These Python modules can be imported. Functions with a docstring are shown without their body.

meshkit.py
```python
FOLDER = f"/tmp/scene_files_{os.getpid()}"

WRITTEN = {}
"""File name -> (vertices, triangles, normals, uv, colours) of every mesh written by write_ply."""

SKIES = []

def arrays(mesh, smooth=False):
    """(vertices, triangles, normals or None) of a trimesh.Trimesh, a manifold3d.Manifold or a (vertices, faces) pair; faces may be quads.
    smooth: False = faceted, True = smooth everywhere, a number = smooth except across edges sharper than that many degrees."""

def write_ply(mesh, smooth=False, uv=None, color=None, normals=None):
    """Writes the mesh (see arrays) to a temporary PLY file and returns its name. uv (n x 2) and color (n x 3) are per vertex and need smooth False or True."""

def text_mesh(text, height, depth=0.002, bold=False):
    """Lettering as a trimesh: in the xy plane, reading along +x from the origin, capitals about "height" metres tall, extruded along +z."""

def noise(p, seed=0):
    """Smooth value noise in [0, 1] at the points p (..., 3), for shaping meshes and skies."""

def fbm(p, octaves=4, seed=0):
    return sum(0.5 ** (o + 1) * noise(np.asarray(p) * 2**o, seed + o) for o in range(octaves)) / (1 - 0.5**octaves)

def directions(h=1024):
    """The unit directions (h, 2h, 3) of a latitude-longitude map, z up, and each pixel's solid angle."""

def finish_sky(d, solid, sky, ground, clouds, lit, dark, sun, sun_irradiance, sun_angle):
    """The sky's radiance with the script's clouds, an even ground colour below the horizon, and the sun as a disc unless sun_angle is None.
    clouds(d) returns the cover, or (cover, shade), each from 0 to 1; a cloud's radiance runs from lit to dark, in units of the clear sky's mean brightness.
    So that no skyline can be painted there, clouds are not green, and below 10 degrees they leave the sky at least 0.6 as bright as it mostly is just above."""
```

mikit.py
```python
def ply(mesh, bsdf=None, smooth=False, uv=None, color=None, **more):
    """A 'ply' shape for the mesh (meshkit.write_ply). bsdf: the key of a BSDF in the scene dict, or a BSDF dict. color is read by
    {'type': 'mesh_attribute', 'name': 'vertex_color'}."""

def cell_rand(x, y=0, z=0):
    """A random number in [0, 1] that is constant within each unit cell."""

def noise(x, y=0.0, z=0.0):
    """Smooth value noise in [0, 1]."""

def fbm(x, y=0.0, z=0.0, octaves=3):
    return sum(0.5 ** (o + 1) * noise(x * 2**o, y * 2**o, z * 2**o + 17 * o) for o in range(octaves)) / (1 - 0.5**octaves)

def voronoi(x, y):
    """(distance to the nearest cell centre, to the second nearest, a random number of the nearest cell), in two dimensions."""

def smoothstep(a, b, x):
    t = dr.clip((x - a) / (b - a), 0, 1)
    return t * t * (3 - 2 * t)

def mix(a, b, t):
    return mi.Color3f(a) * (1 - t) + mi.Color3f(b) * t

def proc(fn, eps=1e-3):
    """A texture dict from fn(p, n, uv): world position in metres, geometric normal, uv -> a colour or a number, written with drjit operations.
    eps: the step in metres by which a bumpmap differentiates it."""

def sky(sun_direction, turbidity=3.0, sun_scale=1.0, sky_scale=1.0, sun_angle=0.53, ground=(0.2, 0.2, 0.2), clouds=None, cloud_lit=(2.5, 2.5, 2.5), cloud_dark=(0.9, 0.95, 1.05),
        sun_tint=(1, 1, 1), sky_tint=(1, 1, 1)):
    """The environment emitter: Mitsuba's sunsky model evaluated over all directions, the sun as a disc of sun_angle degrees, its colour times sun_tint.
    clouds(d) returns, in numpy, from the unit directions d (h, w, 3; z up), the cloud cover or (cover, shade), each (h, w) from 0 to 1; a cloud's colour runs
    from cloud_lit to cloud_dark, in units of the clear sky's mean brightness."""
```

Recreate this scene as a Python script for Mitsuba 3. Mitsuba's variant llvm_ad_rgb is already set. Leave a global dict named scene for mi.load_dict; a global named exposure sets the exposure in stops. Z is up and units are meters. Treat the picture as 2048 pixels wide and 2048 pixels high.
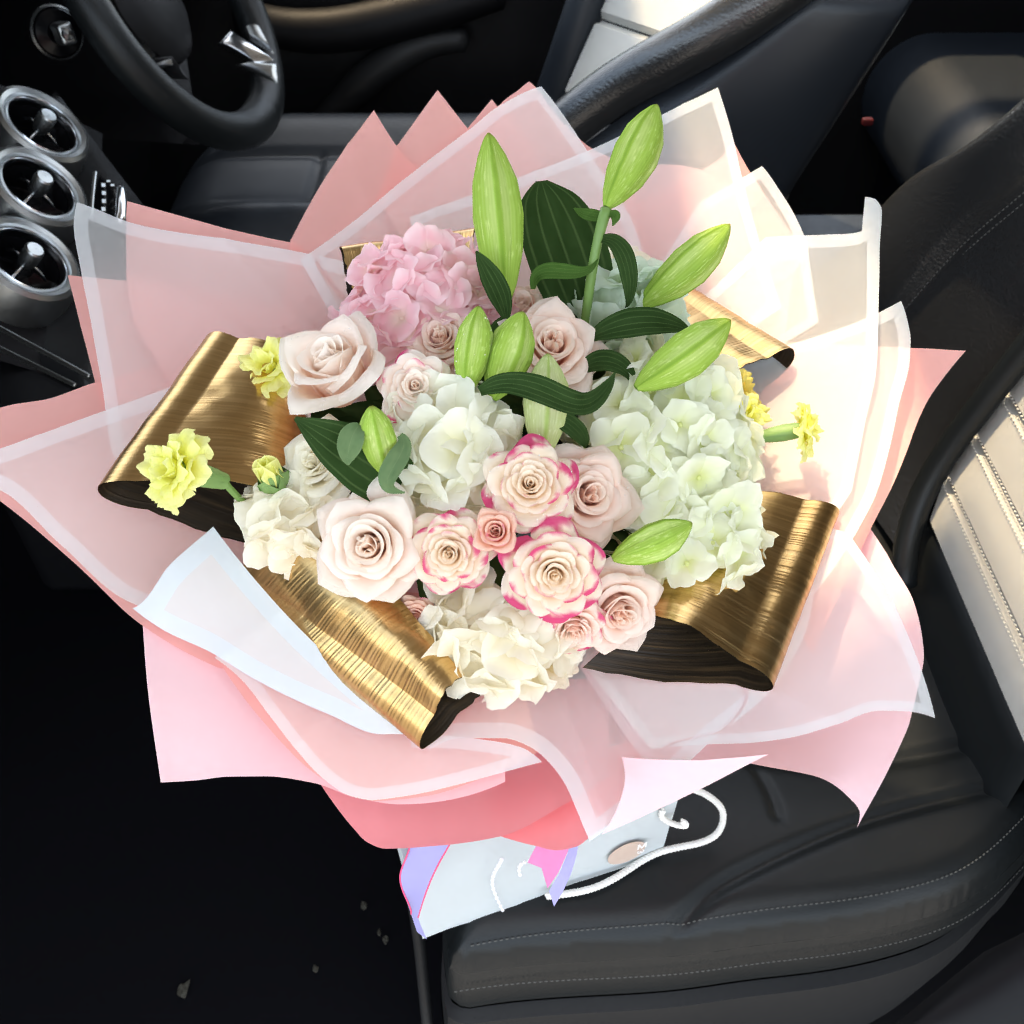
import math, random
import numpy as np
import trimesh, shapely
import shapely.geometry as sg
from scipy.spatial import Delaunay
from scipy.interpolate import RBFInterpolator, CubicSpline
import drjit as dr
import mitsuba as mi
import mikit, meshkit

T = mi.ScalarTransform4f
scene, labels = {}, {}

# ---------------------------------------------------------------- camera, sky, exposure
CAM = np.array([0.0, 0.0, 1.30])
PITCH = math.radians(45)
FWD = np.array([0, math.cos(PITCH), -math.sin(PITCH)])
UPV = np.array([0, math.sin(PITCH), math.cos(PITCH)])
RTV = np.array([1.0, 0, 0])
K = 1024 / math.tan(math.radians(27.5))          # focal length in pixels of the 2048 photograph
scene['camera'] = {'type': 'thinlens', 'fov': 55.0, 'fov_axis': 'x', 'aperture_radius': 0.0013, 'focus_distance': 0.60,
                   'near_clip': 0.02, 'far_clip': 100.0,
                   'to_world': T().look_at(origin=CAM.tolist(), target=(CAM + FWD).tolist(), up=[0, 0, 1])}
SUN = np.array([-0.27, 0.34, 0.90])
scene['sky'] = mikit.sky(SUN.tolist(), turbidity=3, sun_scale=0.19, sun_angle=2.2, sun_tint=(1.0, 0.91, 0.72), sky_tint=(1.24, 0.98, 0.74), ground=(0.25, 0.24, 0.23),
                         clouds=lambda d: np.clip(0.55 + 0.5 * np.sin(d[..., 0] * 3.1 + 1) * np.cos(d[..., 1] * 2.3), 0, 1), cloud_lit=(1.5, 1.5, 1.5))
exposure = 4.5


def ray(px, py):
    return RTV * ((px - 1024) / K) + UPV * ((1024 - py) / K) + FWD


def P(px, py, d):
    return CAM + ray(px, py) * d


def Pz(px, py, z):
    r = ray(px, py)
    return CAM + r * ((z - CAM[2]) / r[2])


def Py(px, py, y):
    r = ray(px, py)
    return CAM + r * (y / r[1])


def pix(p):                                      # world -> photograph pixel, for checks only
    q = np.asarray(p, float) - CAM
    d = q @ FWD
    return 1024 + K * (q @ RTV) / d, 1024 - K * (q @ UPV) / d, d


def unit(v):
    v = np.asarray(v, float)
    return v / np.linalg.norm(v)


# ---------------------------------------------------------------- entries
taken = {}
GROUPS = {'rose': 'large blush and cream roses', 'spray_rose': 'pink edged spray roses', 'white_rose': 'white and cream roses', 'hydrangea': 'hydrangea heads in the bouquet', 'carnation': 'yellow carnations at the sides of the bouquet',
          'lily_bud': 'green lily buds', 'lily_leaf': 'lily leaves among the flowers', 'air_vent': 'round air vents of the dashboard', 'ribbon': 'ribbon tails in front of the bag', 'pearl_string': 'strings of small pearls'}


def numbered(name):
    n = taken.get(name, 0)
    taken[name] = n + 1
    return name if n == 0 else f'{name}_{n:03d}'


def thing(name, label, cat, group=None, kind=None):
    key = numbered(name)
    e = {'label': label, 'category': cat}
    group = group or GROUPS.get(name)
    if group:
        e['group'] = group
    if kind:
        e['kind'] = kind
    labels[key] = e
    return key


def part(parent, name, mesh, m, smooth=30, label=None, kind=None, **kw):
    key = numbered(f'{parent}__{name}') if name else parent
    scene[key] = mikit.ply(mesh, m, smooth, **kw)
    if label or kind:
        labels.setdefault(key, {})
        if label:
            labels[key]['label'] = label
        if kind:
            labels[key]['kind'] = kind
    return key


# ---------------------------------------------------------------- mesh tools
def grid_faces(nu, nv, closed_u=False, flip=False):
    f = []
    for j in range(nv - 1):
        for i in range(nu if closed_u else nu - 1):
            a, b = j * nu + i, j * nu + (i + 1) % nu
            f.append([a, b, b + nu, a + nu])
    f = np.array(f)
    return f[:, ::-1] if flip else f


def frame_of(axis, ref=None):
    z = unit(axis)
    r = np.array([1.0, 0, 0]) if ref is None else np.asarray(ref, float)
    x = r - z * (r @ z)
    if np.linalg.norm(x) < 1e-6:
        x = np.cross(z, [0, 1, 0.3])
    x = unit(x)
    return np.stack([x, np.cross(z, x), z], 1)   # columns


def tube(pts, rad, n=12, cap=True, sub=1, flat=None):
    pts = np.asarray(pts, float)
    rad = np.broadcast_to(np.asarray(rad, float), len(pts)).copy()
    if sub > 1 and len(pts) > 2:
        t = np.r_[0, np.cumsum(np.linalg.norm(np.diff(pts, axis=0), axis=1))]
        tt = np.linspace(0, t[-1], (len(pts) - 1) * sub + 1)
        pts, rad = CubicSpline(t, pts)(tt), np.interp(tt, t, rad)
    tan = np.gradient(pts, axis=0)
    tan /= np.linalg.norm(tan, axis=1, keepdims=True)
    x = frame_of(tan[0], flat)[:, 0]
    v = []
    a = np.linspace(0, 2 * np.pi, n, endpoint=False)
    for p, t_, r in zip(pts, tan, rad):
        x = unit(x - t_ * (x @ t_))
        y = np.cross(t_, x)
        v.append(p + r * (np.cos(a)[:, None] * x + np.sin(a)[:, None] * y))
    v = np.vstack(v)
    f = grid_faces(n, len(pts), True)
    tri = np.vstack([f[:, [0, 1, 2]], f[:, [0, 2, 3]]])
    if cap:
        m = len(v)
        v = np.vstack([v, pts[0] - tan[0] * rad[0] * 0.5, pts[-1] + tan[-1] * rad[-1] * 0.5])
        i = np.arange(n)
        tri = np.vstack([tri, np.stack([i * 0 + m, (i + 1) % n, i], 1), np.stack([i * 0 + m + 1, m - n - 0 + i, m - n + (i + 1) % n], 1)])
    return trimesh.Trimesh(v, tri, process=False)


def join(ms):
    out = []
    for m in ms:
        if not isinstance(m, trimesh.Trimesh):
            v, f, _ = meshkit.arrays(m)
            m = trimesh.Trimesh(v, f, process=False)
        out.append(m)
    return trimesh.util.concatenate(out)


def rbox(size, r=0.004, center=(0, 0, 0), R=None, sub=1):
    """A box with rounded edges, as the hull of eight small balls."""
    s = np.asarray(size, float) / 2 - r
    ball = trimesh.creation.icosphere(subdivisions=sub, radius=r).vertices
    v = np.vstack([ball + s * np.array(c) for c in np.ndindex(2, 2, 2) for c in [np.array(c) * 2 - 1]])
    h = trimesh.convex.convex_hull(v)
    if R is not None:
        h.vertices = h.vertices @ np.asarray(R).T
    h.vertices = h.vertices + np.asarray(center)
    return h


def revolve(profile, n=24, axis=(0, 0, 1), origin=(0, 0, 0)):
    """profile: (r, z) pairs."""
    pr = np.asarray(profile, float)
    a = np.linspace(0, 2 * np.pi, n, endpoint=False)
    F = frame_of(axis)
    v = np.vstack([np.stack([r * np.cos(a), r * np.sin(a), a * 0 + z], 1) for r, z in pr]) @ F.T + np.asarray(origin)
    return trimesh.Trimesh(*tri_(v, grid_faces(n, len(pr), True)), process=False)


def tri_(v, f):
    return v, np.vstack([f[:, [0, 1, 2]], f[:, [0, 2, 3]]])


def pad(c00, c10, c11, c01, thick=0.02, bulge=0.01, nu=14, nv=14, seams=(), edge=0.012, axis_v=True, groove=0.005, pits=0, wave=0.0):
    """A padded panel over four corners (u along c00-c10, v along c00-c01), rounded at its edges, grooved at v = seams."""
    u, v = np.linspace(0, 1, nu), np.linspace(0, 1, nv)
    U, V = np.meshgrid(u, v)
    c00, c10, c11, c01 = (np.asarray(c, float) for c in (c00, c10, c11, c01))
    B = ((1 - U) * (1 - V))[..., None] * c00 + (U * (1 - V))[..., None] * c10 + (U * V)[..., None] * c11 + ((1 - U) * V)[..., None] * c01
    n = unit(np.cross(c10 - c00, c01 - c00))
    lu, lv = np.linalg.norm(c10 - c00), np.linalg.norm(c01 - c00)
    d = np.minimum(np.minimum(U, 1 - U) * lu, np.minimum(V, 1 - V) * lv)
    rnd = np.sqrt(np.clip(1 - (1 - np.clip(d / edge, 0, 1)) ** 2, 0, 1))
    h = thick * rnd + bulge * (16 * U * (1 - U) * V * (1 - V))
    for s in seams:
        h = h - groove * np.exp(-(((V - s) * lv / 0.005) ** 2))
    if wave:
        h = h + wave * (meshkit.fbm(np.stack([U * lu * 9, V * lv * 9, U * 0 + wave * 1e3], -1), 3) - 0.5) * rnd
    top = (B + h[..., None] * n).reshape(-1, 3)
    return (top, grid_faces(nu, nv))


def deform(mesh, amp, freq, seed=0):
    n = mesh.vertex_normals
    mesh.vertices = mesh.vertices + n * ((meshkit.fbm(mesh.vertices * freq + seed * 7.3, 3) - 0.5) * 2 * amp)[:, None]
    return mesh


# ---------------------------------------------------------------- petals
def smooth01(x):
    x = np.clip(x, 0, 1)
    return x * x * (3 - 2 * x)


def petal(phi, r0=.2, a0=70, a1=90, L=1.0, hw=.4, wrap=.4, tc=.6, curl=40, seed=0, nu=13, nv=13, tip=.25, tipn=2.6, z0=0.0, base=.4,
          ruf=0.0, rufk=3.0, jag=0.0, amp=.03, point=0.0, wgrow=.8, twist=0.0):
    """One petal around the axis z at the angle phi: (vertices (n,3), quads, u, v). a0, a1: its slope in degrees from the horizontal at
    base and tip; beyond v = tc it rolls outward by curl degrees."""
    rg = np.random.default_rng(seed)
    U, V = np.meshgrid(np.linspace(-1, 1, nu), np.linspace(0, 1, nv))
    A = np.abs(U)
    Lu = L * (1 - tip * A ** tipn + point * np.exp(-(U / .16) ** 2))
    Lu = Lu * (1 + jag * (rg.random(nu)[None, :] - .5) * 2 + .05 * np.sin(U * 2.2 + rg.random() * 6))
    skew = rg.uniform(-.35, .35)
    cu = curl * (1 + .45 * U * U + skew * U)
    al = np.radians(a0 + (a1 - a0) * V - cu * np.clip((V - tc) / (1 - tc), 0, 1) ** 1.4)
    ds = Lu / (nv - 1)
    ca, sa = np.cos(al) * ds, np.sin(al) * ds
    rho = r0 + np.cumsum(ca, 0) - ca[0]
    z = z0 + np.cumsum(sa, 0) - sa[0]
    w = hw * (base + (1 - base) * np.sin(np.pi / 2 * V ** wgrow))
    ang = np.clip(U * w / wrap, -2.6, 2.6)
    x = rho - wrap + wrap * np.cos(ang)
    y = wrap * np.sin(ang) + twist * V * z
    ph = rg.random() * 6
    z = z + ruf * np.sin(U * rufk + ph) * V ** 3 + ruf * .5 * np.sin(U * rufk * 2.3 + ph * 2) * V ** 4
    c, s = math.cos(phi), math.sin(phi)
    p = np.stack([x * c - y * s, x * s + y * c, z], -1).reshape(-1, 3)
    q = p * 3.1 + seed * 1.7
    n = np.stack([meshkit.fbm(q, 2, 1), meshkit.fbm(q + 9, 2, 2), meshkit.fbm(q + 21, 2, 3)], 1) - .5
    p = p + n * 2 * amp * (V.reshape(-1, 1) * .8 + .2)
    return p, grid_faces(nu, nv), U.ravel(), V.ravel()


def lerp(a, b, t):
    t = np.asarray(t)[..., None]
    return np.asarray(a) * (1 - t) + np.asarray(b) * t


class Bloom:
    """Places petals given in a flower's own frame (axis z, size 1) into the world."""

    def __init__(self, key, origin, axis, scale, spin=0.0):
        self.key, self.o, self.F, self.s = key, np.asarray(origin, float), frame_of(axis), scale
        c, s = math.cos(spin), math.sin(spin)
        self.F = self.F @ np.array([[c, -s, 0], [s, c, 0], [0, 0, 1]])

    def put(self, name, v, f, uv=None, m='stem_green', parent=None, smooth=True, **kw):
        w = (np.asarray(v) * self.s) @ self.F.T + self.o
        return part(parent or self.key, name, (w, f), m, smooth, uv=uv, **kw)


def view_axis(tx, ty):
    """A direction that leans tx to the photograph's right and ty to its top from the line towards the camera."""
    return unit(RTV * tx + UPV * ty - FWD)


PAL = {  # (edge, body, base), linear
    'blush': ((.97, .86, .77), (.97, .77, .66), (.97, .65, .51)),
    'pale': ((.97, .91, .83), (.97, .82, .71), (.97, .68, .55)),
    'cream': ((.95, .92, .81), (.95, .90, .75), (.93, .84, .60)),
    'white': ((.92, .91, .81), (.92, .90, .74), (.88, .84, .56)),
    'spray': ((.95, .86, .74), (.95, .81, .62), (.95, .72, .48)),
    'peach': ((.92, .68, .55), (.91, .56, .42), (.88, .42, .30)),
    'hydw': ((.91, .92, .79), (.90, .91, .71), (.82, .85, .42)),
    'hydg': ((.76, .85, .74), (.74, .83, .68), (.62, .72, .46)),
    'hydp': ((.96, .75, .77), (.95, .62, .66), (.93, .78, .68)),
    'lemon': ((.92, .92, .42), (.92, .91, .26), (.88, .82, .08)),
    'gold_lemon': ((.90, .80, .25), (.89, .77, .18), (.86, .68, .08)),
}
PINK_EDGE = np.array([.72, .035, .20])


def tint(pal, U, V, pts, seed, edge_pink=0.0, warm=0.0, shift=0.0):
    """Per-vertex (w, k): w runs from the petal's base colour (0) over its body (.5) to its edge (1); k is how much pink edge there is."""
    k = smooth01((np.maximum(V, np.abs(U) * V ** .5) - .62) / .38)
    n = meshkit.fbm(pts * 6 + seed * 3.1, 3) - .5
    w = .5 * smooth01(V / .55) + .5 * k + .22 * n + shift
    w = w * (1 - warm * (1 - .5 * V))
    pk = np.zeros_like(V)
    if edge_pink > 0:
        m = np.maximum(V, (np.abs(U) ** 1.5) * (.35 + .65 * V))
        nn = meshkit.fbm(pts * 4.5 + seed * 5.3, 3)
        n2 = meshkit.fbm(pts * 2.3 + seed * 9.7, 2)
        pk = smooth01((m + (nn - .5) * .55 + (n2 - .5) * .9 - (1.13 - .26 * edge_pink)) / .14) * np.clip(edge_pink * 1.4, 0, 1) * .92
    return np.stack([np.clip(w, 0, 1), np.clip(pk, 0, 1)], 1)


def rose(key, o, ax, size, pal, seed, layers, spin=0.0, pink=0.0, ruf=0.0, amp=.03):
    """layers: dicts of n plus petal arguments; size: the outer radius in metres. The flower's top lies about .55 sizes above o."""
    B = Bloom(key, o, ax, size, spin)
    rg = np.random.default_rng(seed)
    k = 0
    for li, l in enumerate(layers):
        l = dict(l)
        n, pk, pname = l.pop('n'), l.pop('pink', 1.0), l.pop('pal', pal)
        off = rg.random() * 6.28
        for i in range(n):
            k += 1
            q = dict(l)
            q['a0'] = q['a0'] + rg.uniform(-4, 4)
            q['a1'] = q['a1'] + rg.uniform(-6, 6)
            q['L'] = q['L'] * rg.uniform(.94, 1.06)
            q['curl'] = q['curl'] * rg.uniform(.7, 1.3)
            q['hw'] = q['hw'] * rg.uniform(.9, 1.1)
            v, f, U, V = petal(off + i * 2 * np.pi / n + rg.uniform(-.14, .14), seed=seed * 100 + k, ruf=ruf * l.get('rs', 1) if 'ruf' not in q else q.pop('ruf'), amp=amp, **{a: b for a, b in q.items() if a != 'rs'})
            wm = max(0, 1 - li / (len(layers) - 2)) * .22
            B.put('petal', v, f, tint(pname, U, V, v, seed + k, pink * pk, wm), 'petal_' + pname)
    # the receptacle closes the view down between the petals
    return B


ROSE = [
    dict(n=2, r0=.03, a0=90, a1=104, L=.89, hw=.15, wrap=.065, tc=.8, curl=10, tip=.12),
    dict(n=2, r0=.06, a0=86, a1=102, L=.88, hw=.22, wrap=.11, tc=.8, curl=25, tip=.15),
    dict(n=3, r0=.09, a0=82, a1=98, L=.85, hw=.28, wrap=.17, tc=.78, curl=35, tip=.18),
    dict(n=4, r0=.13, a0=76, a1=91, L=.81, hw=.34, wrap=.24, tc=.74, curl=42, tip=.19),
    dict(n=5, r0=.15, a0=72, a1=88, L=.77, hw=.40, wrap=.32, tc=.72, curl=55, tip=.2),
    dict(n=5, r0=.18, a0=64, a1=80, L=.76, hw=.47, wrap=.42, tc=.66, curl=80, tip=.22, point=.05),
    dict(n=5, r0=.20, a0=50, a1=66, L=.86, hw=.56, wrap=.58, tc=.64, curl=105, tip=.24, point=.08),
    dict(n=5, r0=.22, a0=30, a1=44, L=.92, hw=.62, wrap=.80, tc=.62, curl=100, tip=.24, point=.09, z0=-.05),
]
ROSE_BUD = [
    dict(n=2, r0=.04, a0=88, a1=104, L=.80, hw=.2, wrap=.09, tc=.8, curl=8, tip=.12),
    dict(n=3, r0=.09, a0=86, a1=102, L=.84, hw=.30, wrap=.16, tc=.8, curl=18, tip=.15),
    dict(n=4, r0=.15, a0=82, a1=98, L=.88, hw=.40, wrap=.25, tc=.78, curl=30, tip=.18),
    dict(n=4, r0=.22, a0=80, a1=94, L=.90, hw=.50, wrap=.36, tc=.74, curl=48, tip=.2, point=.04),
    dict(n=4, r0=.28, a0=72, a1=86, L=.94, hw=.60, wrap=.48, tc=.68, curl=85, tip=.22, point=.06),
    dict(n=4, r0=.32, a0=54, a1=72, L=1.0, hw=.66, wrap=.60, tc=.64, curl=120, tip=.24, point=.09),
]
SPRAY = [
    dict(n=3, r0=.03, a0=86, a1=100, L=.63, hw=.13, wrap=.07, tc=.7, curl=20, tip=.15, pink=0),
    dict(n=4, r0=.07, a0=82, a1=98, L=.62, hw=.18, wrap=.12, tc=.7, curl=35, tip=.2, pink=0),
    dict(n=5, r0=.11, a0=76, a1=94, L=.60, hw=.22, wrap=.18, tc=.66, curl=45, tip=.22, pink=0),
    dict(n=6, r0=.15, a0=70, a1=88, L=.58, hw=.26, wrap=.25, tc=.64, curl=50, tip=.24, pink=.25),
    dict(n=6, r0=.19, a0=62, a1=76, L=.57, hw=.30, wrap=.34, tc=.6, curl=55, tip=.25, pink=.35),
    dict(n=7, r0=.22, a0=50, a1=60, L=.60, hw=.36, wrap=.46, tc=.6, curl=60, tip=.26, pink=.75),
    dict(n=7, r0=.24, a0=36, a1=40, L=.72, hw=.42, wrap=.65, tc=.6, curl=55, tip=.28, pink=.85),
    dict(n=6, r0=.26, a0=18, a1=14, L=.80, hw=.46, wrap=.9, tc=.6, curl=40, tip=.28, pink=1.15, z0=-.04),
]
RUFFLED = [
    dict(n=3, r0=.04, a0=86, a1=102, L=.52, hw=.24, wrap=.12, tc=.6, curl=35, tip=.2, ruf=.05),
    dict(n=3, r0=.10, a0=78, a1=94, L=.58, hw=.36, wrap=.22, tc=.55, curl=50, tip=.22, ruf=.07),
    dict(n=4, r0=.14, a0=66, a1=84, L=.66, hw=.46, wrap=.34, tc=.5, curl=65, tip=.24, ruf=.09),
    dict(n=4, r0=.18, a0=48, a1=64, L=.80, hw=.56, wrap=.52, tc=.5, curl=75, tip=.25, ruf=.11),
    dict(n=5, r0=.20, a0=30, a1=36, L=.90, hw=.60, wrap=.75, tc=.5, curl=70, tip=.26, ruf=.12, z0=-.03),
    dict(n=4, r0=.22, a0=10, a1=10, L=.88, hw=.62, wrap=1.0, tc=.5, curl=45, tip=.26, ruf=.10, z0=-.06),
]


def hydrangea(key, center, radii, axis, pal, n, fl, seed, cover=1.75, jag=.06):
    """A mop head: florets of four petals over the cap of an ellipsoid (radii across, across, along axis) up to `cover` rad from the axis."""
    rg = np.random.default_rng(seed)
    F = frame_of(axis)
    pts = []
    for i in range(n):
        z = 1 - (1 - math.cos(cover)) * (i + .5) / n
        a = i * 2.399963 + rg.uniform(-.2, .2)
        r = math.sqrt(max(0, 1 - z * z))
        pts.append([r * math.cos(a), r * math.sin(a), z])
    pts = np.array(pts) + rg.normal(0, .04, (n, 3))
    for i, d in enumerate(pts):
        nrm = unit(unit(d / np.array(radii)) + rg.normal(0, .36, 3))
        o = np.asarray(center) + F @ (d * np.array(radii) * rg.uniform(.90, 1.05))
        B = Bloom(key, o, F @ nrm, fl * rg.uniform(.88, 1.14), rg.random() * 6.28)
        c = trimesh.creation.icosphere(subdivisions=1, radius=.085)
        f_ = B.put('floret', c.vertices * [1, 1, .8] + [0, 0, .05], c.faces, np.zeros((len(c.vertices), 2)), 'petal_' + pal)
        sh = rg.uniform(-.10, .10)
        droop = rg.uniform(-12, 18)
        for k in range(4):
            v, f, U, V = petal(k * math.pi / 2 + rg.uniform(-.12, .12), r0=.03, a0=26 + droop, a1=8 + rg.uniform(-18, 22), L=.98 * rg.uniform(.9, 1.08), hw=.60 * rg.uniform(.9, 1.08), wrap=1.1,
                               tc=.5, curl=rg.uniform(-14, 30), seed=seed * 1000 + i * 4 + k, nu=9, nv=8, tip=.30, tipn=2.2, base=.16, jag=jag, amp=.065, wgrow=.75, ruf=.10, rufk=3.8, z0=.02 * (k % 2))
            B.put('petal', v, f, tint(pal, U, V, v * .4 + d * 2, seed + i, shift=sh), 'petal_' + pal, parent=f_)


def carnation(key, o, axis, size, pal, seed, calyx_len=1.3, stem=None, fan=1.0, n=4):
    B = Bloom(key, o, axis, size)
    rg = np.random.default_rng(seed)
    k = 0
    for (cnt, r0, a0, a1, L, hw, wr, cu) in ((3, .03, 84, 92, .72, .30, .16, 20), (4, .06, 74, 72, .78, .36, .24, 45), (5, .08, 58, 48, .88, .42, .4, 55), (6, .10, 40, 26, .98, .46, .6, 50), (6, .1, 24, 4, 1.0, .48, .8, 45))[-n:]:
        off = rg.random() * 6
        for i in range(cnt):
            k += 1
            v, f, U, V = petal(off + i * 6.283 / cnt + rg.uniform(-.2, .2), r0=r0, a0=a0 + rg.uniform(-8, 8), a1=a1 * fan + rg.uniform(-14, 14), L=L * rg.uniform(.88, 1.1), hw=hw, wrap=wr, tc=.5, curl=cu * rg.uniform(.4, 1.4), seed=seed * 77 + k,
                               nu=17, nv=9, tip=.2, base=.18, jag=.03, ruf=.085, rufk=5.0, amp=.07)
            B.put('petal', v, f, tint(pal, U, V, v, seed + k), 'petal_' + pal)
    c = revolve([(.02, -calyx_len), (.19, -calyx_len * .97), (.25, -calyx_len * .75), (.29, -calyx_len * .4), (.27, -.1), (.22, .12), (.16, .2)], 20)
    cv = c.vertices.copy()
    a = np.arctan2(cv[:, 1], cv[:, 0])
    cv[:, :2] *= (1 + .05 * np.cos(5 * a))[:, None]
    B.put('calyx', cv, c.faces, m='calyx_green')
    for i in range(4):
        v, f, U, V = petal(i * 1.571 + .4, r0=.2, a0=80, a1=88, L=.5, hw=.2, wrap=.25, tc=.8, curl=10, seed=i, nu=7, nv=6, tip=.6, tipn=1.2, z0=-calyx_len, amp=.01)
        B.put('bract', v, f, m='calyx_green')
    if stem is not None:
        pts = np.vstack([B.o - B.F[:, 2] * size * calyx_len * .97, stem])
        part(key, 'stem', tube(pts, size * .09, 10, sub=5), 'stem_green', True)
    return B


def lily_col(u, t, seed, col):
    """(w, k) per vertex: w from the dark rib (0) over the green (.5) to the pale belly (1); k is the brown tip."""
    A = np.abs(u)
    q = meshkit.noise(np.stack([u * 6, t * 3, u * 0 + seed], -1))
    vein = .5 + .5 * np.sin(u * 44 + 3 * q)
    sp = meshkit.fbm(np.stack([u * 14, t * 22, u * 0 + seed * 3], -1), 2)
    belly = smooth01((t - .12) / .38) * (1 - smooth01((t - .7) / .27)) * (1 - smooth01((A - .1) / .7))
    w = .46 + .12 * (vein - .5) + .32 * belly - .16 * smooth01((A - .82) / .13) + .35 * smooth01((sp - .6) / .2)
    w = w * (1 - .75 * np.exp(-(A / .10) ** 2))
    return np.stack([np.clip(w, 0, 1), smooth01((t - .965) / .03) * .8], 1)


def leaf_col(u, t, m, seed):
    c = meshkit.fbm(np.stack([u * 3, t * 9, u * 0 + seed], -1), 3)
    s = np.abs(np.sin(u * math.pi * (1.0 if m == 'leaf_grey' else 2.5)))
    return np.stack([c, (1 - smooth01(s / .14)) * .5 * smooth01(t / .05)], 1)


def lily_bud(key, base, tip, width, seed, spin=0.0, col='lily_green', bend=.06, open_=0.0):
    base, tip = np.asarray(base, float), np.asarray(tip, float)
    L = np.linalg.norm(tip - base)
    F = frame_of(tip - base, UPV * .3 + RTV)
    R = width / 2
    rg = np.random.default_rng(seed)
    nt, nl = 57, 44
    for k in range(3):
        a = np.linspace(-1, 1, nt)
        t = np.linspace(0, 1, nl)
        Aa, Tt = np.meshgrid(a, t)
        pr = np.interp(Tt, [0, .04, .12, .3, .52, .72, .86, .95, .985, 1], [.16, .30, .52, .84, 1.0, .88, .57, .29, .15, .05])
        th = Aa * (math.pi / 3 + .10) + k * 2 * math.pi / 3 + spin
        # a raised midrib, a soft hollow either side, and a rolled lip that meets the next tepal
        prof = 1 + .075 * np.exp(-(Aa / .16) ** 2) - .07 * np.exp(-((np.abs(Aa) - .42) / .2) ** 2) + .03 * np.exp(-((np.abs(Aa) - .86) / .09) ** 2) - .09 * smooth01((np.abs(Aa) - .90) / .10)
        prof = prof + .008 * np.sin(Aa * 26) * (1 - np.abs(Tt - .5))
        rr = R * pr * prof
        x, y, z = rr * np.cos(th), rr * np.sin(th), Tt * L
        x = x + bend * L * np.sin(Tt * math.pi) * .5
        v = np.stack([x, y, z], -1).reshape(-1, 3) @ F.T + base
        part(key, 'tepal', (v, grid_faces(nt, nl)), col, True, uv=lily_col(Aa.ravel(), Tt.ravel(), seed + k * .3, col))
    return F


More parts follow.
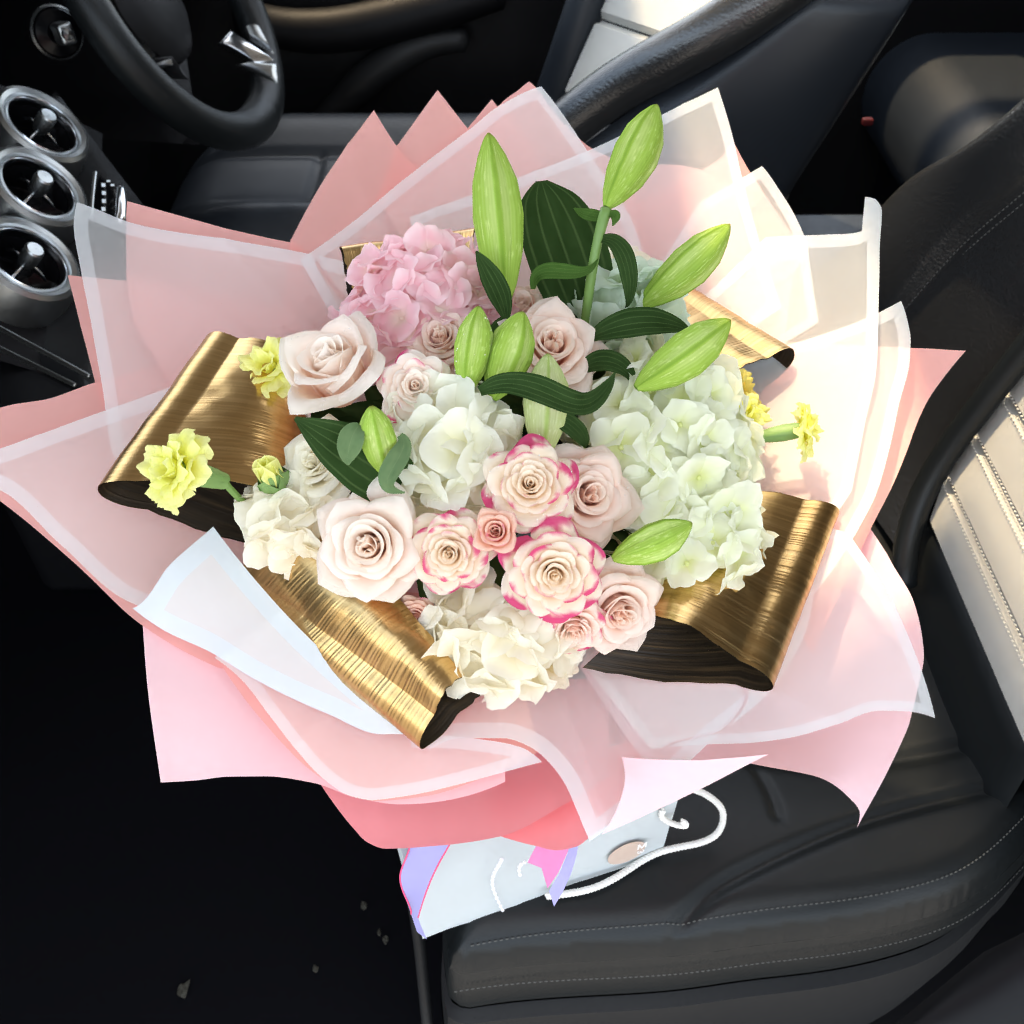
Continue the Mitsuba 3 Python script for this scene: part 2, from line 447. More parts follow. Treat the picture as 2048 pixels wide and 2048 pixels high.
def blade(pts, width, m, key, name=None, fold=.25, roll=0.0, nu=41, sub=8, up=None, prof=None, wav=0.0, seed=0, label=None):
    """A leaf along the 3-D points: lanceolate, keeled by fold, its face turned towards `up` and rolled."""
    pts = np.asarray(pts, float)
    t = np.r_[0, np.cumsum(np.linalg.norm(np.diff(pts, axis=0), axis=1))]
    t /= t[-1]
    tt = np.linspace(0, 1, (len(pts) - 1) * sub + 1)
    c = CubicSpline(t, pts)(tt)
    tan = np.gradient(c, axis=0)
    tan /= np.linalg.norm(tan, axis=1, keepdims=True)
    up = -FWD if up is None else np.asarray(up, float)
    prof = prof or ([0, .12, .35, .6, .85, .97, 1], [.22, .62, 1, .95, .50, .14, .015])
    w = np.interp(tt, *prof)
    w = width / 2 * np.convolve(np.pad(w, 2, 'edge'), [.1, .2, .4, .2, .1], 'valid')
    u = np.linspace(-1, 1, nu)
    rows = []
    for i in range(len(tt)):
        s = unit(np.cross(tan[i], up))
        n = np.cross(s, tan[i])
        r_ = roll * (tt[i] if np.isscalar(roll) else 1)
        s, n = s * math.cos(r_) + n * math.sin(r_), n * math.cos(r_) - s * math.sin(r_)
        h = fold * w[i] * (np.abs(u) ** 1.3) + wav * width * np.sin(tt[i] * 11 + np.sign(u) * 1.3 + seed) * u * u
        rows.append(c[i] + np.outer(u * w[i], s) + np.outer(h, n))
    U, V = np.meshgrid(u, tt)
    return part(key, name, (np.vstack(rows), grid_faces(nu, len(tt))), m, True, uv=leaf_col(U.ravel(), V.ravel(), m, len(scene) * .37), label=label)


# ---------------------------------------------------------------- wrapping sheets
DC = P(1010, 960, .66)                            # the middle of the bouquet, where the stems meet the flower dome
ZB = DC[2] - .050


def bowl(x, y):
    return ZB + .30 * np.sqrt((x - DC[0]) ** 2 + (y - DC[1]) ** 2 + .03 ** 2) + .26 * (y - DC[1])


def on_bowl(px, py):
    px, py = np.asarray(px, float), np.asarray(py, float)
    r = RTV * ((px - 1024) / K)[..., None] + UPV * ((1024 - py) / K)[..., None] + FWD
    lo, hi = np.full(px.shape, .15), np.full(px.shape, 2.5)
    for _ in range(50):
        t = (lo + hi) / 2
        p = CAM + r * t[..., None]
        above = p[..., 2] > bowl(p[..., 0], p[..., 1])
        lo, hi = np.where(above, t, lo), np.where(above, hi, t)
    return CAM + r * ((lo + hi) / 2)[..., None]


def outline(segs, step=9):
    """Corner-to-corner segments, each a smooth curve through (px, py[, lift]) points; each starts where the one before ends."""
    out, prev = [], None
    for s in segs:
        s = [tuple(q) + (0,) * (3 - len(q)) for q in s]
        if prev is not None:
            s = [prev] + s
        a = np.array(s, float)
        t = np.r_[0, np.cumsum(np.linalg.norm(np.diff(a[:, :2], axis=0), axis=1))]
        n = max(2, int(t[-1] / step))
        tt = np.linspace(0, t[-1], n + 1)[:-1]
        if len(a) > 2:
            from scipy.interpolate import PchipInterpolator
            out.append(PchipInterpolator(t, a)(tt))
        else:
            out.append(np.stack([np.interp(tt, t, a[:, k]) for k in range(3)], 1))
        prev = s[-1]
    return np.vstack(out), [tuple(q) + (0,) * (3 - len(q)) for s in segs for q in s]


def fill(poly, step):
    """Triangulates a shapely polygon: (points, triangles)."""
    b = []
    for ring in [poly.exterior, *poly.interiors]:
        n = max(4, int(ring.length / (step * .7)))
        pts = [np.array(c[:2]) for c in ring.coords[:-1]]
        out = []
        for a, c in zip(pts, pts[1:] + pts[:1]):
            m = max(1, int(np.linalg.norm(c - a) / (step * .8)))
            out += [a + (c - a) * i / m for i in range(m)]
        b += out
    b = np.array(b)
    x0, y0, x1, y1 = poly.bounds
    g = np.array([(x + (step / 2 if j % 2 else 0), y) for j, y in enumerate(np.arange(y0, y1, step * .87)) for x in np.arange(x0, x1, step)])
    inner = poly.buffer(-step * .55)
    g = g[shapely.contains_xy(inner, g[:, 0], g[:, 1])] if not inner.is_empty else g[:0]
    p = np.vstack([b, g])
    p = np.unique(np.round(p, 3), axis=0)
    t = Delaunay(p).simplices
    c = p[t].mean(1)
    keep = shapely.contains_xy(poly.buffer(.05), c[:, 0], c[:, 1])
    a = p[t]
    area = np.abs((a[:, 1, 0] - a[:, 0, 0]) * (a[:, 2, 1] - a[:, 0, 1]) - (a[:, 2, 0] - a[:, 0, 0]) * (a[:, 1, 1] - a[:, 0, 1]))
    return p, t[keep & (area > 1e-3)]


def sheet(key, segs, layer, m, border=0, m_border=None, extra=(), step=13, wave=.0025, seed=0, border_label=None, crease=.0016):
    """A thin sheet whose outline is given in the photograph's pixels, laid on the bouquet's bowl `layer` * 3.5 mm above it plus each point's own lift (in mm)."""
    o, ctrl = outline(segs)
    poly = sg.Polygon(o[:, :2]).buffer(0)
    cp = np.array(ctrl + [tuple(q) for q in extra], float)
    _, ix = np.unique(cp[:, :2], axis=0, return_index=True)
    cp = cp[ix]
    lift = RBFInterpolator(cp[:, :2] / 500, cp[:, 2], kernel='thin_plate_spline', smoothing=1e-4)

    def raise_(p):
        w = on_bowl(p[:, 0], p[:, 1])
        n = meshkit.fbm(np.c_[w[:, :2] * 9, np.full(len(w), seed * 3.7)], 2) - .5
        an = np.arctan2(w[:, 1] - DC[1], w[:, 0] - DC[0])
        cr = 1 - np.abs(2 * meshkit.noise(np.c_[an * 5.5 + seed * 2.1, np.hypot(w[:, 0] - DC[0], w[:, 1] - DC[1]) * 5, np.full(len(w), seed * 1.3)]) - 1)
        h = crease * cr ** 6 + layer * .0035 + lift(p / 500) * .001 + n * 2 * wave
        d = unit(np.array([0, -.45, .9]))
        return w + d * h[:, None]

    if border:
        inner = poly.buffer(-border, join_style='mitre')
        inner = max(getattr(inner, 'geoms', [inner]), key=lambda g: g.area)
        ring = poly.difference(inner)
        for g in getattr(ring, 'geoms', [ring]):
            if g.area > 50:
                p, t = fill(g, step * .8)
                part(key, 'border', (raise_(p), t), m_border, True, label=border_label)
        p, t = fill(inner, step)
        part(key, 'film', (raise_(p), t), m, True)
    else:
        p, t = fill(poly, step)
        part(key, None, (raise_(p), t), m, True)
    return raise_

# ---------------------------------------------------------------- materials


def ramp(c0, c1, c2, ck):
    """A colour from the mesh's own (w, k) vertex values: c0 - c1 - c2 along w, towards ck by k."""
    def f(p, n, uv):
        c = mikit.mix(mikit.mix(c0, c1, dr.clip(uv.x * 2, 0, 1)), c2, dr.clip(uv.x * 2 - 1, 0, 1))
        return mikit.mix(c, ck, dr.clip(uv.y, 0, 1))
    return mikit.proc(f)



def rgb(*c):
    return {'type': 'rgb', 'value': [float(x) for x in c]}


def thin(color, diff=0.7, rough=.6, **kw):
    return {'type': 'principledthin', 'base_color': color, 'roughness': rough, 'diff_trans': diff, 'eta': 1.35, **kw}


def twos(b):
    return {'type': 'twosided', 'bsdf': b}


def leather(c, c2, scale=500, rough=.42, bump=.00016, spec=.5):
    def grain(p, n, uv):
        return mikit.noise(p.x * scale, p.y * scale, p.z * scale)
    return twos({'type': 'bumpmap', 'arbitrary': mikit.proc(grain, eps=4e-4), 'scale': bump,
                 'bsdf': {'type': 'principled', 'base_color': rgb(*[(x + y) / 2 for x, y in zip(c, c2)]), 'roughness': rough, 'specular': spec}})


def plastic(c, rough=.45, spec=.5):
    return twos({'type': 'principled', 'base_color': rgb(*c), 'roughness': rough, 'specular': spec})


def metal(c, rough=.25):
    return twos({'type': 'principled', 'base_color': rgb(*c), 'roughness': rough, 'metallic': 1.0})


for k_, (e_, m_, d_) in PAL.items():
    scene['petal_' + k_] = thin(ramp(d_, m_, e_, tuple(float(x) for x in PINK_EDGE)), .9, .5)
scene['paper_pink'] = thin(rgb(.95, .49, .44), .65, .42)
scene['paper_pink_lit'] = thin(rgb(.96, .64, .66), .4, .38)  # same pink paper, lightened in colour where strong light falls on near sheets
scene['paper_pink_shade'] = thin(rgb(.96, .38, .40), .35, .38)  # same pink paper, its colour deepened to imitate shade inside the folds


def film(op, c, diff, rough):
    return {'type': 'mask', 'opacity': {'type': 'rgb', 'value': [op] * 3}, 'bsdf': thin(rgb(*c), diff, rough)}


scene['film_clear'] = film(.46, (.93, .93, .91), .7, .3)
scene['film_border'] = film(.68, (.92, .94, .94), .6, .35)


scene['lily_green'] = thin(ramp((.18, .33, .03), (.34, .50, .08), (.60, .70, .26), (.20, .17, .04)), .25, .36)
scene['lily_pale'] = thin(ramp((.28, .42, .06), (.50, .56, .24), (.66, .70, .40), (.20, .30, .04)), .25, .36)
scene['leaf_dark'] = thin(ramp((.018, .040, .010), (.028, .056, .016), (.040, .074, .023), (.10, .15, .055)), .25, .33)
scene['leaf_mid'] = thin(ramp((.040, .09, .016), (.058, .12, .024), (.078, .15, .034), (.13, .20, .06)), .3, .35)
scene['leaf_grey'] = thin(ramp((.10, .17, .075), (.13, .20, .09), (.16, .23, .105), (.2, .27, .13)), .3, .45)
scene['stem_green'] = twos({'type': 'principled', 'base_color': rgb(.15, .26, .06), 'roughness': .45})
scene['calyx_green'] = twos({'type': 'principled', 'base_color': rgb(.17, .29, .085), 'roughness': .5})


scene['gold_leaf'] = twos({'type': 'principled', 'base_color': ramp((.48, .28, .10), (.63, .41, .17), (.80, .56, .27), (.08, .05, .02)), 'roughness': .27, 'metallic': 1.0})
scene['loop_inner'] = twos({'type': 'principled', 'base_color': ramp((.009, .005, .002), (.030, .018, .008), (.080, .048, .020), (.1, .06, .02)), 'roughness': .5, 'metallic': .25})  # very dark brown streaks for the inner face of the gold loops
scene['film_flap'] = film(.93, (.72, .70, .68), .5, .35)
scene['film_flap_border'] = film(.93, (.69, .75, .77), .5, .35)
scene['leather_black'] = plastic((.0065, .0082, .0090), .42, .32)
scene['leather_bolster'] = leather((.012, .0125, .013), (.016, .0165, .017), scale=420, rough=.30, bump=.00026, spec=1.0)
scene['leather_navy'] = plastic((.014, .018, .024), .42, .5)
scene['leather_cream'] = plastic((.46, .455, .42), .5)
scene['stitch_grey'] = plastic((.085, .085, .08), .8, .2)
scene['stitch_cream'] = plastic((.74, .71, .63), .7)
scene['plastic_black'] = plastic((.0035, .0035, .0045), .55, .2)
scene['plastic_grey'] = plastic((.012, .0125, .0135), .5, .3)
scene['gloss_black'] = plastic((.005, .005, .006), .15, .3)
scene['chrome'] = metal((.78, .80, .82), .16)
scene['satin_silver'] = metal((.46, .48, .48), .34)


scene['carpet_black'] = plastic((.0035, .0035, .0048), .9, .06)
scene['bag_paper'] = thin(rgb(.56, .60, .61), .25, .6)
scene['rope_white'] = plastic((.74, .73, .68), .8)
scene['sticker_tan'] = plastic((.52, .40, .33), .55)
scene['sticker_print'] = plastic((.80, .78, .76), .6)
scene['ribbon_lilac'] = thin(rgb(.40, .38, .68), .35, .25)
scene['ribbon_pink'] = thin(rgb(.72, .24, .46), .35, .25)
scene['ribbon_edge'] = plastic((.75, .08, .20), .5)
scene['pearl'] = plastic((.86, .85, .88), .18)
scene['crumb'] = plastic((.045, .043, .035), .8, .1)
scene['red_plastic'] = plastic((.06, .005, .006), .6, .2)
scene['headliner'] = plastic((.42, .41, .39), .9, .2)
scene['body_paint'] = plastic((.03, .032, .035), .3)

scene['dew'] = {'type': 'principled', 'base_color': rgb(.75, .72, .68), 'roughness': .06, 'specular': .9}

# ---------------------------------------------------------------- the car round the bouquet: front is -x, the driver's side +y
def struct(name, mesh, m, smooth=30):
    labels[name] = {'kind': 'structure'}
    scene[name] = mikit.ply(mesh, m, smooth)


def slab(poly, z0, z1):
    return trimesh.creation.extrude_polygon(poly, z1 - z0, engine='earcut').apply_translation([0, 0, z0])


SEAT_Z = .520
# floor of the cabin, and its carpet mat in front of the passenger seat
struct('car_floor', slab(sg.box(-1.3, .12, 2.2, 1.95), .02, .10), 'plastic_black')
# unseen roof, its front reach and made-up opening shaped to place the sunlight
roof = sg.box(-.90, .10, 2.2, 1.95).difference(sg.box(-.06, .66, .60, 1.90))
struct('car_roof', slab(roof, 1.56, 1.60), 'headliner')
struct('added_sun_block', rbox([.085, .44, .06], .02, (.122, .84, 1.545)), 'headliner')  # unseen block added to keep the sun off the right paper tip
struct('added_dash_top', rbox([.52, 1.80, .05], .02, (-.80, 1.02, 1.0)), 'plastic_black')  # unseen deck added to keep windscreen light off the dashboard face
struct('car_rear_wall', trimesh.creation.box([.06, 1.9, 1.5]).apply_translation([2.2, 1.0, .8]), 'plastic_black')
struct('car_far_side', join([trimesh.creation.box([3.4, .06, .88]).apply_translation([.5, 1.93, .5]), trimesh.creation.box([1.4, .06, .66]).apply_translation([1.5, 1.93, 1.26])]), 'plastic_black')
struct('car_near_side', join([trimesh.creation.box([1.5, .05, 1.5]).apply_translation([1.52, .09, .8]), trimesh.creation.box([.12, .06, 1.2]).apply_translation([-.78, .10, .7])]), 'plastic_black')
struct('car_firewall', trimesh.creation.box([.06, 1.9, .95]).apply_translation([-1.0, 1.0, .5]), 'plastic_black')


def stitches(key, path, m, nrm, gap=.0052, ln=.0034, r=.00055, offs=(0,), name='stitching', wob=0.0):
    """Rows of short thread stitches along a path of points."""
    path = np.asarray(path, float)
    t = np.r_[0, np.cumsum(np.linalg.norm(np.diff(path, axis=0), axis=1))]
    cs = CubicSpline(t, path) if len(path) > 2 else None
    ms = []
    unit_m = trimesh.creation.icosphere(subdivisions=1, radius=1.0)
    for off in offs:
        for s in np.arange(gap, t[-1], gap):
            c = cs(s) if cs is not None else path[0] + (path[1] - path[0]) * s / t[-1]
            d = unit(cs(s, 1) if cs is not None else path[1] - path[0])
            nn = nrm(c) if callable(nrm) else np.asarray(nrm, float)
            sd = unit(np.cross(nn, d))
            F = np.stack([unit(d + sd * wob), sd, nn], 1)
            v = unit_m.vertices * np.array([ln / 2, r * 1.3, r]) @ F.T + c + sd * off + nn * r * .5
            ms.append(trimesh.Trimesh(v, unit_m.faces, process=False))
    return part(key, name, join(ms), m, True, kind='stuff')


# ---- passenger seat
seat = thing('passenger_seat', 'black leather passenger seat with pale stitched backrest panels', 'car seat')
edge_px = [(905, 1930), (1012, 1914), (1200, 1900), (1400, 1886), (1530, 1868), (1687, 1850), (1842, 1819), (1939, 1784), (2048, 1699), (2140, 1600)]
edge_l = np.array([Pz(x, y, SEAT_Z - .012) for x, y in edge_px])
ts_ = np.r_[0, np.cumsum(np.linalg.norm(np.diff(edge_l[:, :2], axis=0), axis=1))]
near = [tuple(q) for q in CubicSpline(ts_, edge_l[:, :2])(np.linspace(0, ts_[-1], 90))]
cush = sg.Polygon([(-.055, .33), (-.05, near[0][1] + .006)] + near[1:] + [(.52, .46), (.52, .88), (-.02, .90), (-.055, .80)]).buffer(.02).buffer(-.02)


def seat_z(x, y):
    d = shapely.distance(cush.exterior, shapely.points(x, y))
    R = .035
    z = SEAT_Z - R * (1 - np.sqrt(np.clip(1 - (1 - np.clip(d / R, 0, 1)) ** 2, 0, 1)))
    # the hollow of the seat between the two raised side bolsters
    yn = np.clip((y - .33) / .52, 0, 1)
    z = z - .020 * np.exp(-((yn - .5) / .28) ** 4) - .010 * np.exp(-((x - .2) / .22) ** 2) * np.exp(-((yn - .5) / .3) ** 2)
    for line, w, dep in SEAMS:
        q = shapely.distance(line, shapely.points(x, y))
        z = z - dep * np.exp(-(q / w) ** 2) * np.clip(d / .02, 0, 1)
    z = z + .003 * (meshkit.fbm(np.stack([x * 7, y * 7, x * 0], -1), 3) - .5) * np.clip(d / .03, 0, 1)
    return z


def zline(*pp):
    a = np.array([Pz(x, y, SEAT_Z - .012)[:2] for x, y in pp])
    t = np.r_[0, np.cumsum(np.linalg.norm(np.diff(a, axis=0), axis=1))]
    return sg.LineString(CubicSpline(t, a)(np.linspace(0, t[-1], 60)))


SEAMS = [(zline((1345, 1878), (1372, 1838), (1420, 1795), (1530, 1733), (1690, 1662), (1850, 1612), (2060, 1560)), .006, .007),
         (zline((1420, 1480), (1620, 1520), (1860, 1500), (2060, 1452)), .008, .006), (zline((1500, 1510), (1540, 1590), (1552, 1640)), .004, .003)]
p_, t_ = fill(shapely.affinity.scale(cush, 1000, 1000, origin=(0, 0)), 4.5)
p_ = p_ / 1000
zz = seat_z(p_[:, 0], p_[:, 1])
part(seat, 'cushion', (np.c_[p_, zz], t_), 'leather_black', True)
ring = np.array(cush.exterior.coords)[:-1]
lr_ = sg.LinearRing(ring)
ring = np.array([lr_.interpolate(s).coords[0] for s in np.linspace(0, lr_.length, int(lr_.length / .008), endpoint=False)])
if not sg.LinearRing(ring).is_ccw:
    ring = ring[::-1]
rows = []
cc = ring.mean(0)
tg_ = np.roll(ring, -4, 0) - np.roll(ring, 4, 0)
rn_ = np.stack([tg_[:, 1], -tg_[:, 0]], 1)
rn_ /= np.linalg.norm(rn_, axis=1, keepdims=True)
for dz, gr in ((-.0349, .0), (-.045, .0015), (-.060, .0035), (-.085, .0045), (-.112, .001), (-.118, -.010), (-.126, -.010), (-.130, .008), (-.20, .012), (-.30, .004), (-.40, -.01)):
    rows.append(np.c_[ring + rn_ * gr, np.full(len(ring), SEAT_Z + dz)])
part(seat, 'cushion_side', (np.vstack(rows[:6]), grid_faces(len(ring), 6, True)), 'leather_black', True)
part(seat, 'seat_base', (np.vstack(rows[5:]), grid_faces(len(ring), 6, True)), 'plastic_grey', 40)
nline = np.array([[x, y, 0] for x, y in near])
for off, zo in ((.017, -.0085), (-.0056, -.055)):
    q = []
    for x, y in near:
        c = np.array([x, y])
        d = unit(cc - c)
        q.append([*(c + d * off), SEAT_Z + zo])
    q = np.array(q)
    if off > 0:
        q[:, 2] = seat_z(q[:, 0], q[:, 1])
    nz = np.array([0, -.45, .9]) if off > 0 else np.array([0, -1, .1])
    stitches(seat, q + nz * .0012, 'stitch_grey', unit(nz), gap=.0046, ln=.0031, r=.0005)
# backrest: plane x = .43 + .3 (z - .52)
BL = unit([.3, 0, 1])


def back(y, z, out=0.0):
    return np.array([.43 + .3 * (z - .52), y, z]) + np.array([-.958, 0, .287]) * out


zs = [.563, .606, .656, .706, .758, .812, .90]
yn_ = lambda z: np.interp(z, [.52, .60, .75, .95], [.40, .44, .45, .46])
yf_ = lambda z: np.interp(z, [.52, .56, .60, .70, .95], [.68, .725, .752, .765, .765])
for i, (a, b) in enumerate(zip(zs, zs[1:])):
    part(seat, 'backrest_panel', pad(back(yf_(a), a + .001), back(yn_(a), a + .001), back(yn_(b), b - .001), back(yf_(b), b - .001), thick=.010, bulge=.0015, nu=26, nv=12, edge=.005, wave=.002), 'leather_cream', 40, label='pale sunlit backrest panel' if i == 2 else None)
    if i:
        for o in (-.0048, .0048):
            stitches(seat, [back(yn_(a), a + o, .0108), back((yn_(a) + yf_(a)) / 2, a + o, .0125), back(yf_(a), a + o, .0108)], 'stitch_cream', np.array([-.958, 0, .287]), gap=.0052, ln=.0036, r=.00075, wob=.5)
part(seat, 'backrest_foot', pad(back(.74, .46), back(.40, .46), back(.44, .562), back(.735, .562), thick=.005, bulge=.002, nu=20, nv=12, edge=.012), 'leather_black', 40)
# bolster between panel and ridge, then the ridge itself, then its far flank
rid_px = [(1500, 660), (1600, 566), (1688, 498), (1800, 378), (1920, 304), (2060, 190), (2150, 110)]
rid = np.array([CAM + ray(x, y) * ((.43 - .12 + .3 * (CAM[2] - .52)) / (ray(x, y)[0] - .3 * ray(x, y)[2])) for x, y in rid_px])
inn = np.array([back(yf_(z), z, .004) for z in np.linspace(.52, 1.02, 7)])
rows = []
cs_r = CubicSpline(np.linspace(0, 1, 7), rid)
cs_i = CubicSpline(np.linspace(0, 1, 7), inn)
tt = np.linspace(0, 1, 50)
R_, I_ = cs_r(tt), cs_i(tt)
prof = []
for w in np.linspace(0, 1, 40):                      # inner flank, hollow next to the panel
    roll = math.sin(math.pi * min(1, max(0, (w - .52) / .48))) ** .8
    prof.append(I_ * (1 - w) + R_ * w + np.array([-.25, -.55, .2]) * (.012 * math.sin(math.pi * w)) + np.array([-.30, -.25, .92]) * .030 * roll - np.array([-.2, -.9, .3]) * .006 * math.exp(-((w - .56) / .03) ** 2))
for a in np.linspace(.1, 1, 8):                      # over the ridge
    prof.append(R_ + np.array([.02 * a, .0, .0]) + np.array([.0, .030, .004]) * math.sin(a * math.pi / 2) + np.array([.035, 0, -.02]) * a * a)
for a in np.linspace(.2, 1, 5):
    prof.append(R_ + np.array([.055, .030, -.016]) + np.array([.22, .02, -.06]) * a)
part(seat, 'backrest_bolster', (np.vstack(prof), grid_faces(50, len(prof))), 'leather_bolster', True)
seam_pts = [I_[i] * .44 + R_[i] * .56 + np.array([-.25, -.55, .2]) * .0125 for i in range(4, 50, 5)]
stitches(seat, [q + np.array([-.25, -.55, .2]) * .0015 for q in seam_pts], 'stitch_grey', unit([-.4, -.8, .3]), gap=.0052, ln=.0036, r=.0005, offs=(-.0035, .0035))
# narrow grey-lit piping roll along the panel's far side
part(seat, 'backrest_piping', tube([q + np.array([-.02, -.012, .004]) for q in inn], .013, 14, sub=6), 'leather_black', True)
part(seat, 'backrest_shell', rbox([.10, .62, .62], .03, back(.62, .80, -.075), frame_of(BL, [1, 0, 0])), 'plastic_black', 30)

# ---- centre console with its armrest
con = thing('centre_console', 'dark grey centre armrest between the two front seats', 'armrest')
a0_, a1_ = Pz(1560, 470, .66), Pz(1800, 340, .66)
part(con, 'lid', rbox([.30, .16, .05], .018, (.40, 1.12, .640)), 'leather_navy', 40)
part(con, 'lid', rbox([.22, .16, .05], .018, (.135, 1.12, .640)), 'leather_navy', 40)
part(con, 'body', rbox([.60, .15, .45], .02, (.28, 1.12, .385)), 'plastic_black', 40)
tun = thing('console_tunnel', 'black console running from the dashboard between the seats', 'car console')
part(tun, 'body', rbox([.62, .17, .36], .03, (-.40, 1.04, .34)), 'plastic_black', 40)

# ---- driver's seat
ds = thing('driver_seat', 'dark driver seat behind the bouquet with a sunlit pale backrest', 'car seat')
zc = .60
ds_poly = sg.Polygon([(-.50, 1.22), (.2, 1.18), (.2, 1.62), (-.40, 1.62), (-.51, 1.56)]).buffer(-.15).buffer(.18)
p_, t_ = fill(shapely.affinity.scale(ds_poly, 1000, 1000, origin=(0, 0)), 9)
p_ = p_ / 1000
d = shapely.distance(ds_poly.exterior, shapely.points(p_))
yy, xx = p_[:, 1], p_[:, 0]
z_ = zc - .075 * (1 - np.sqrt(np.clip(1 - (1 - np.clip(d / .09, 0, 1)) ** 2, 0, 1)))
z_ = z_ + .035 * np.exp(-((yy - 1.565) / .07) ** 2) * smooth01((xx + .60) / .25) + .04 * np.exp(-((yy - 1.26) / .06) ** 2) * smooth01((xx + .60) / .25)
z_ = z_ - .008 * np.exp(-((yy - 1.485) / .007) ** 2) - .008 * np.exp(-((xx + .30) / .006) ** 2) * (yy < 1.485) * (yy > 1.325) - .008 * np.exp(-((yy - 1.325) / .007) ** 2)
part(ds, 'cushion', (np.c_[p_, z_], t_), 'leather_navy', True)
rg = np.array(sg.LinearRing(ds_poly.exterior.coords).segmentize(.02).coords)[:-1]
part(ds, 'seat_base', (np.vstack([np.c_[rg, np.full(len(rg), zc - .073)], np.c_[rg, np.full(len(rg), zc - .16)], np.c_[cc * 0 + rg.mean(0) + (rg - rg.mean(0)) * .96, np.full(len(rg), .12)]]), grid_faces(len(rg), 3, True)), 'plastic_black', 40)
b0, b1 = Py(1080, 300, 1.22), Py(1590, -45, 1.16)
pl = [Py(1080, 300, 1.25), Py(1135, 250, 1.24), Py(1250, 165, 1.22), (b0 * .3 + b1 * .7), b1, b1 + (b1 - b0) * .2]
part(ds, 'backrest_bolster', tube(pl, [.030, .031, .031, .031, .031, .03], 24, sub=8), 'leather_bolster', True)
q00, q10 = Py(1080, 330, 1.48), Py(1085, 330, 1.26)
q11, q01 = Py(1610, -70, 1.19), Py(1290, -170, 1.50)
for i, (a, b) in enumerate(((0, .30), (.30, .62), (.62, 1.0))):
    L = lambda t: (q00 * (1 - t) + q01 * t, q10 * (1 - t) + q11 * t)
    (la, ra), (lb, rb) = L(a + .003), L(b - .003)
    part(ds, 'backrest_panel', pad(la, ra, rb, lb, thick=.012, bulge=.002, nu=20, nv=16, edge=.005), 'leather_cream', 40, label='pale sunlit upper backrest panel' if i == 2 else None)
part(ds, 'backrest_bolster', tube([Py(1060, 330, 1.56), Py(1110, 200, 1.54), Py(1150, 90, 1.52), Py(1185, -10, 1.52), Py(1230, -140, 1.52)], .034, 20, sub=6), 'leather_navy', True)
side = [Py(1110, 330, 1.235), Py(1650, -60, 1.165), Py(1850, -60, 1.165), Py(1560, 420, 1.235)]
part(ds, 'backrest_side', pad(side[0], side[3], side[2], side[1], thick=.03, bulge=.02, nu=20, nv=20, edge=.04), 'leather_navy', 60)

# ---- rear bench seen between the front seats
rs = thing('rear_seat', 'rounded dark grey rear bench cushion at the upper right', 'car seat')
c0 = Pz(1895, 215, .62)
blob = rbox([.62, .78, .22], .105, (c0[0] + .26, c0[1] + .12, .535), sub=4)
part(rs, 'cushion', trimesh.Trimesh(*trimesh.remesh.subdivide_loop(blob.vertices, blob.faces, 1), process=False) if False else blob, 'leather_navy', True)
part(rs, 'cushion_side', rbox([.50, .70, .30], .05, (c0[0] + .27, c0[1] + .12, .32)), 'plastic_black', 40)
bk = thing('seat_belt_buckle', 'small red release button of a belt buckle in the dark', 'seat belt buckle')
bp = Py(1735, 243, 1.22)
part(bk, 'button', rbox([.014, .010, .009], .003, bp), 'red_plastic', 30)

# ---- the driver's door across the car
dd = thing('driver_door', 'black inside of the driver door with a rounded armrest', 'car door')
part(dd, 'armrest', tube([Py(480, 30, 1.80), Py(620, 62, 1.80), Py(760, 45, 1.80), Py(900, 8, 1.80), Py(1000, -20, 1.80)], [.03, .036, .038, .036, .03], 16, sub=8), 'plastic_black', True)
part(dd, 'panel', pad(Py(300, 420, 1.86), Py(1150, 420, 1.86), Py(1150, -120, 1.86), Py(300, -120, 1.86), thick=.02, bulge=.01), 'plastic_black', 40)
part(dd, 'map_pocket', tube([Py(640, 245, 1.80), Py(720, 170, 1.80), Py(800, 110, 1.80), Py(930, 80, 1.80)], [.02, .03, .03, .02], 14, sub=8), 'plastic_grey', True)

# ---- dashboard
db = thing('dashboard', 'black dashboard centre stack at the left with chrome trim lines', 'dashboard')
v3, v2, v1 = P(56, 520, 1.00), P(76, 376, 1.05), P(84, 252, 1.10)
vn = unit([.70, -.38, .60])
along = unit(v1 - v3)
vn = unit(vn - along * (vn @ along))
upd = np.cross(along, vn)
if upd[2] < 0:
    upd = -upd
FV = np.stack([along, upd, vn], 1)
mid = v2
# the faces of the centre stack: a broad dark panel behind the vents and a lower slope with a switch bar
part(db, 'vent_panel', pad(mid - along * .20 - upd * .085 - vn * .05, mid + along * .20 - upd * .085 - vn * .05, mid + along * .20 + upd * .3 - vn * .06, mid - along * .20 + upd * .3 - vn * .06, thick=.01, bulge=.005), 'plastic_black', 40)
low = [P(-80, 720, 1.02), P(470, 720, .98), P(330, 420, 1.12), P(60, 180, 1.26)]
e0, e1, e2, e3 = P(-120, 640, 1.075), P(190, 800, .98), P(340, 480, 1.11), P(110, 180, 1.23)
part(db, 'lower_panel', pad(e0, e1, e2, e3, thick=.012, bulge=.004, nu=20, nv=20), 'plastic_grey', 40)
f0, f1 = P(-160, 700, .985), P(260, 1000, .86)
part(db, 'lower_body', pad(P(-200, 760, .99), P(200, 1000, .88), e1 - vn * .004, e0 - vn * .004, thick=.01, bulge=.003), 'plastic_black', 40)
for a, b in (((-30, 640), (178, 752)), ((-30, 682), (150, 770))):
    part(db, 'trim_strip', tube([P(*a, .965), P(*b, .905)], .0024, 10), 'satin_silver', True)
part(db, 'cover', pad(P(-60, 260, 1.40), P(400, 290, 1.36), P(330, -160, 1.5), P(-60, -160, 1.5), thick=.02, bulge=.01), 'plastic_black', 40)
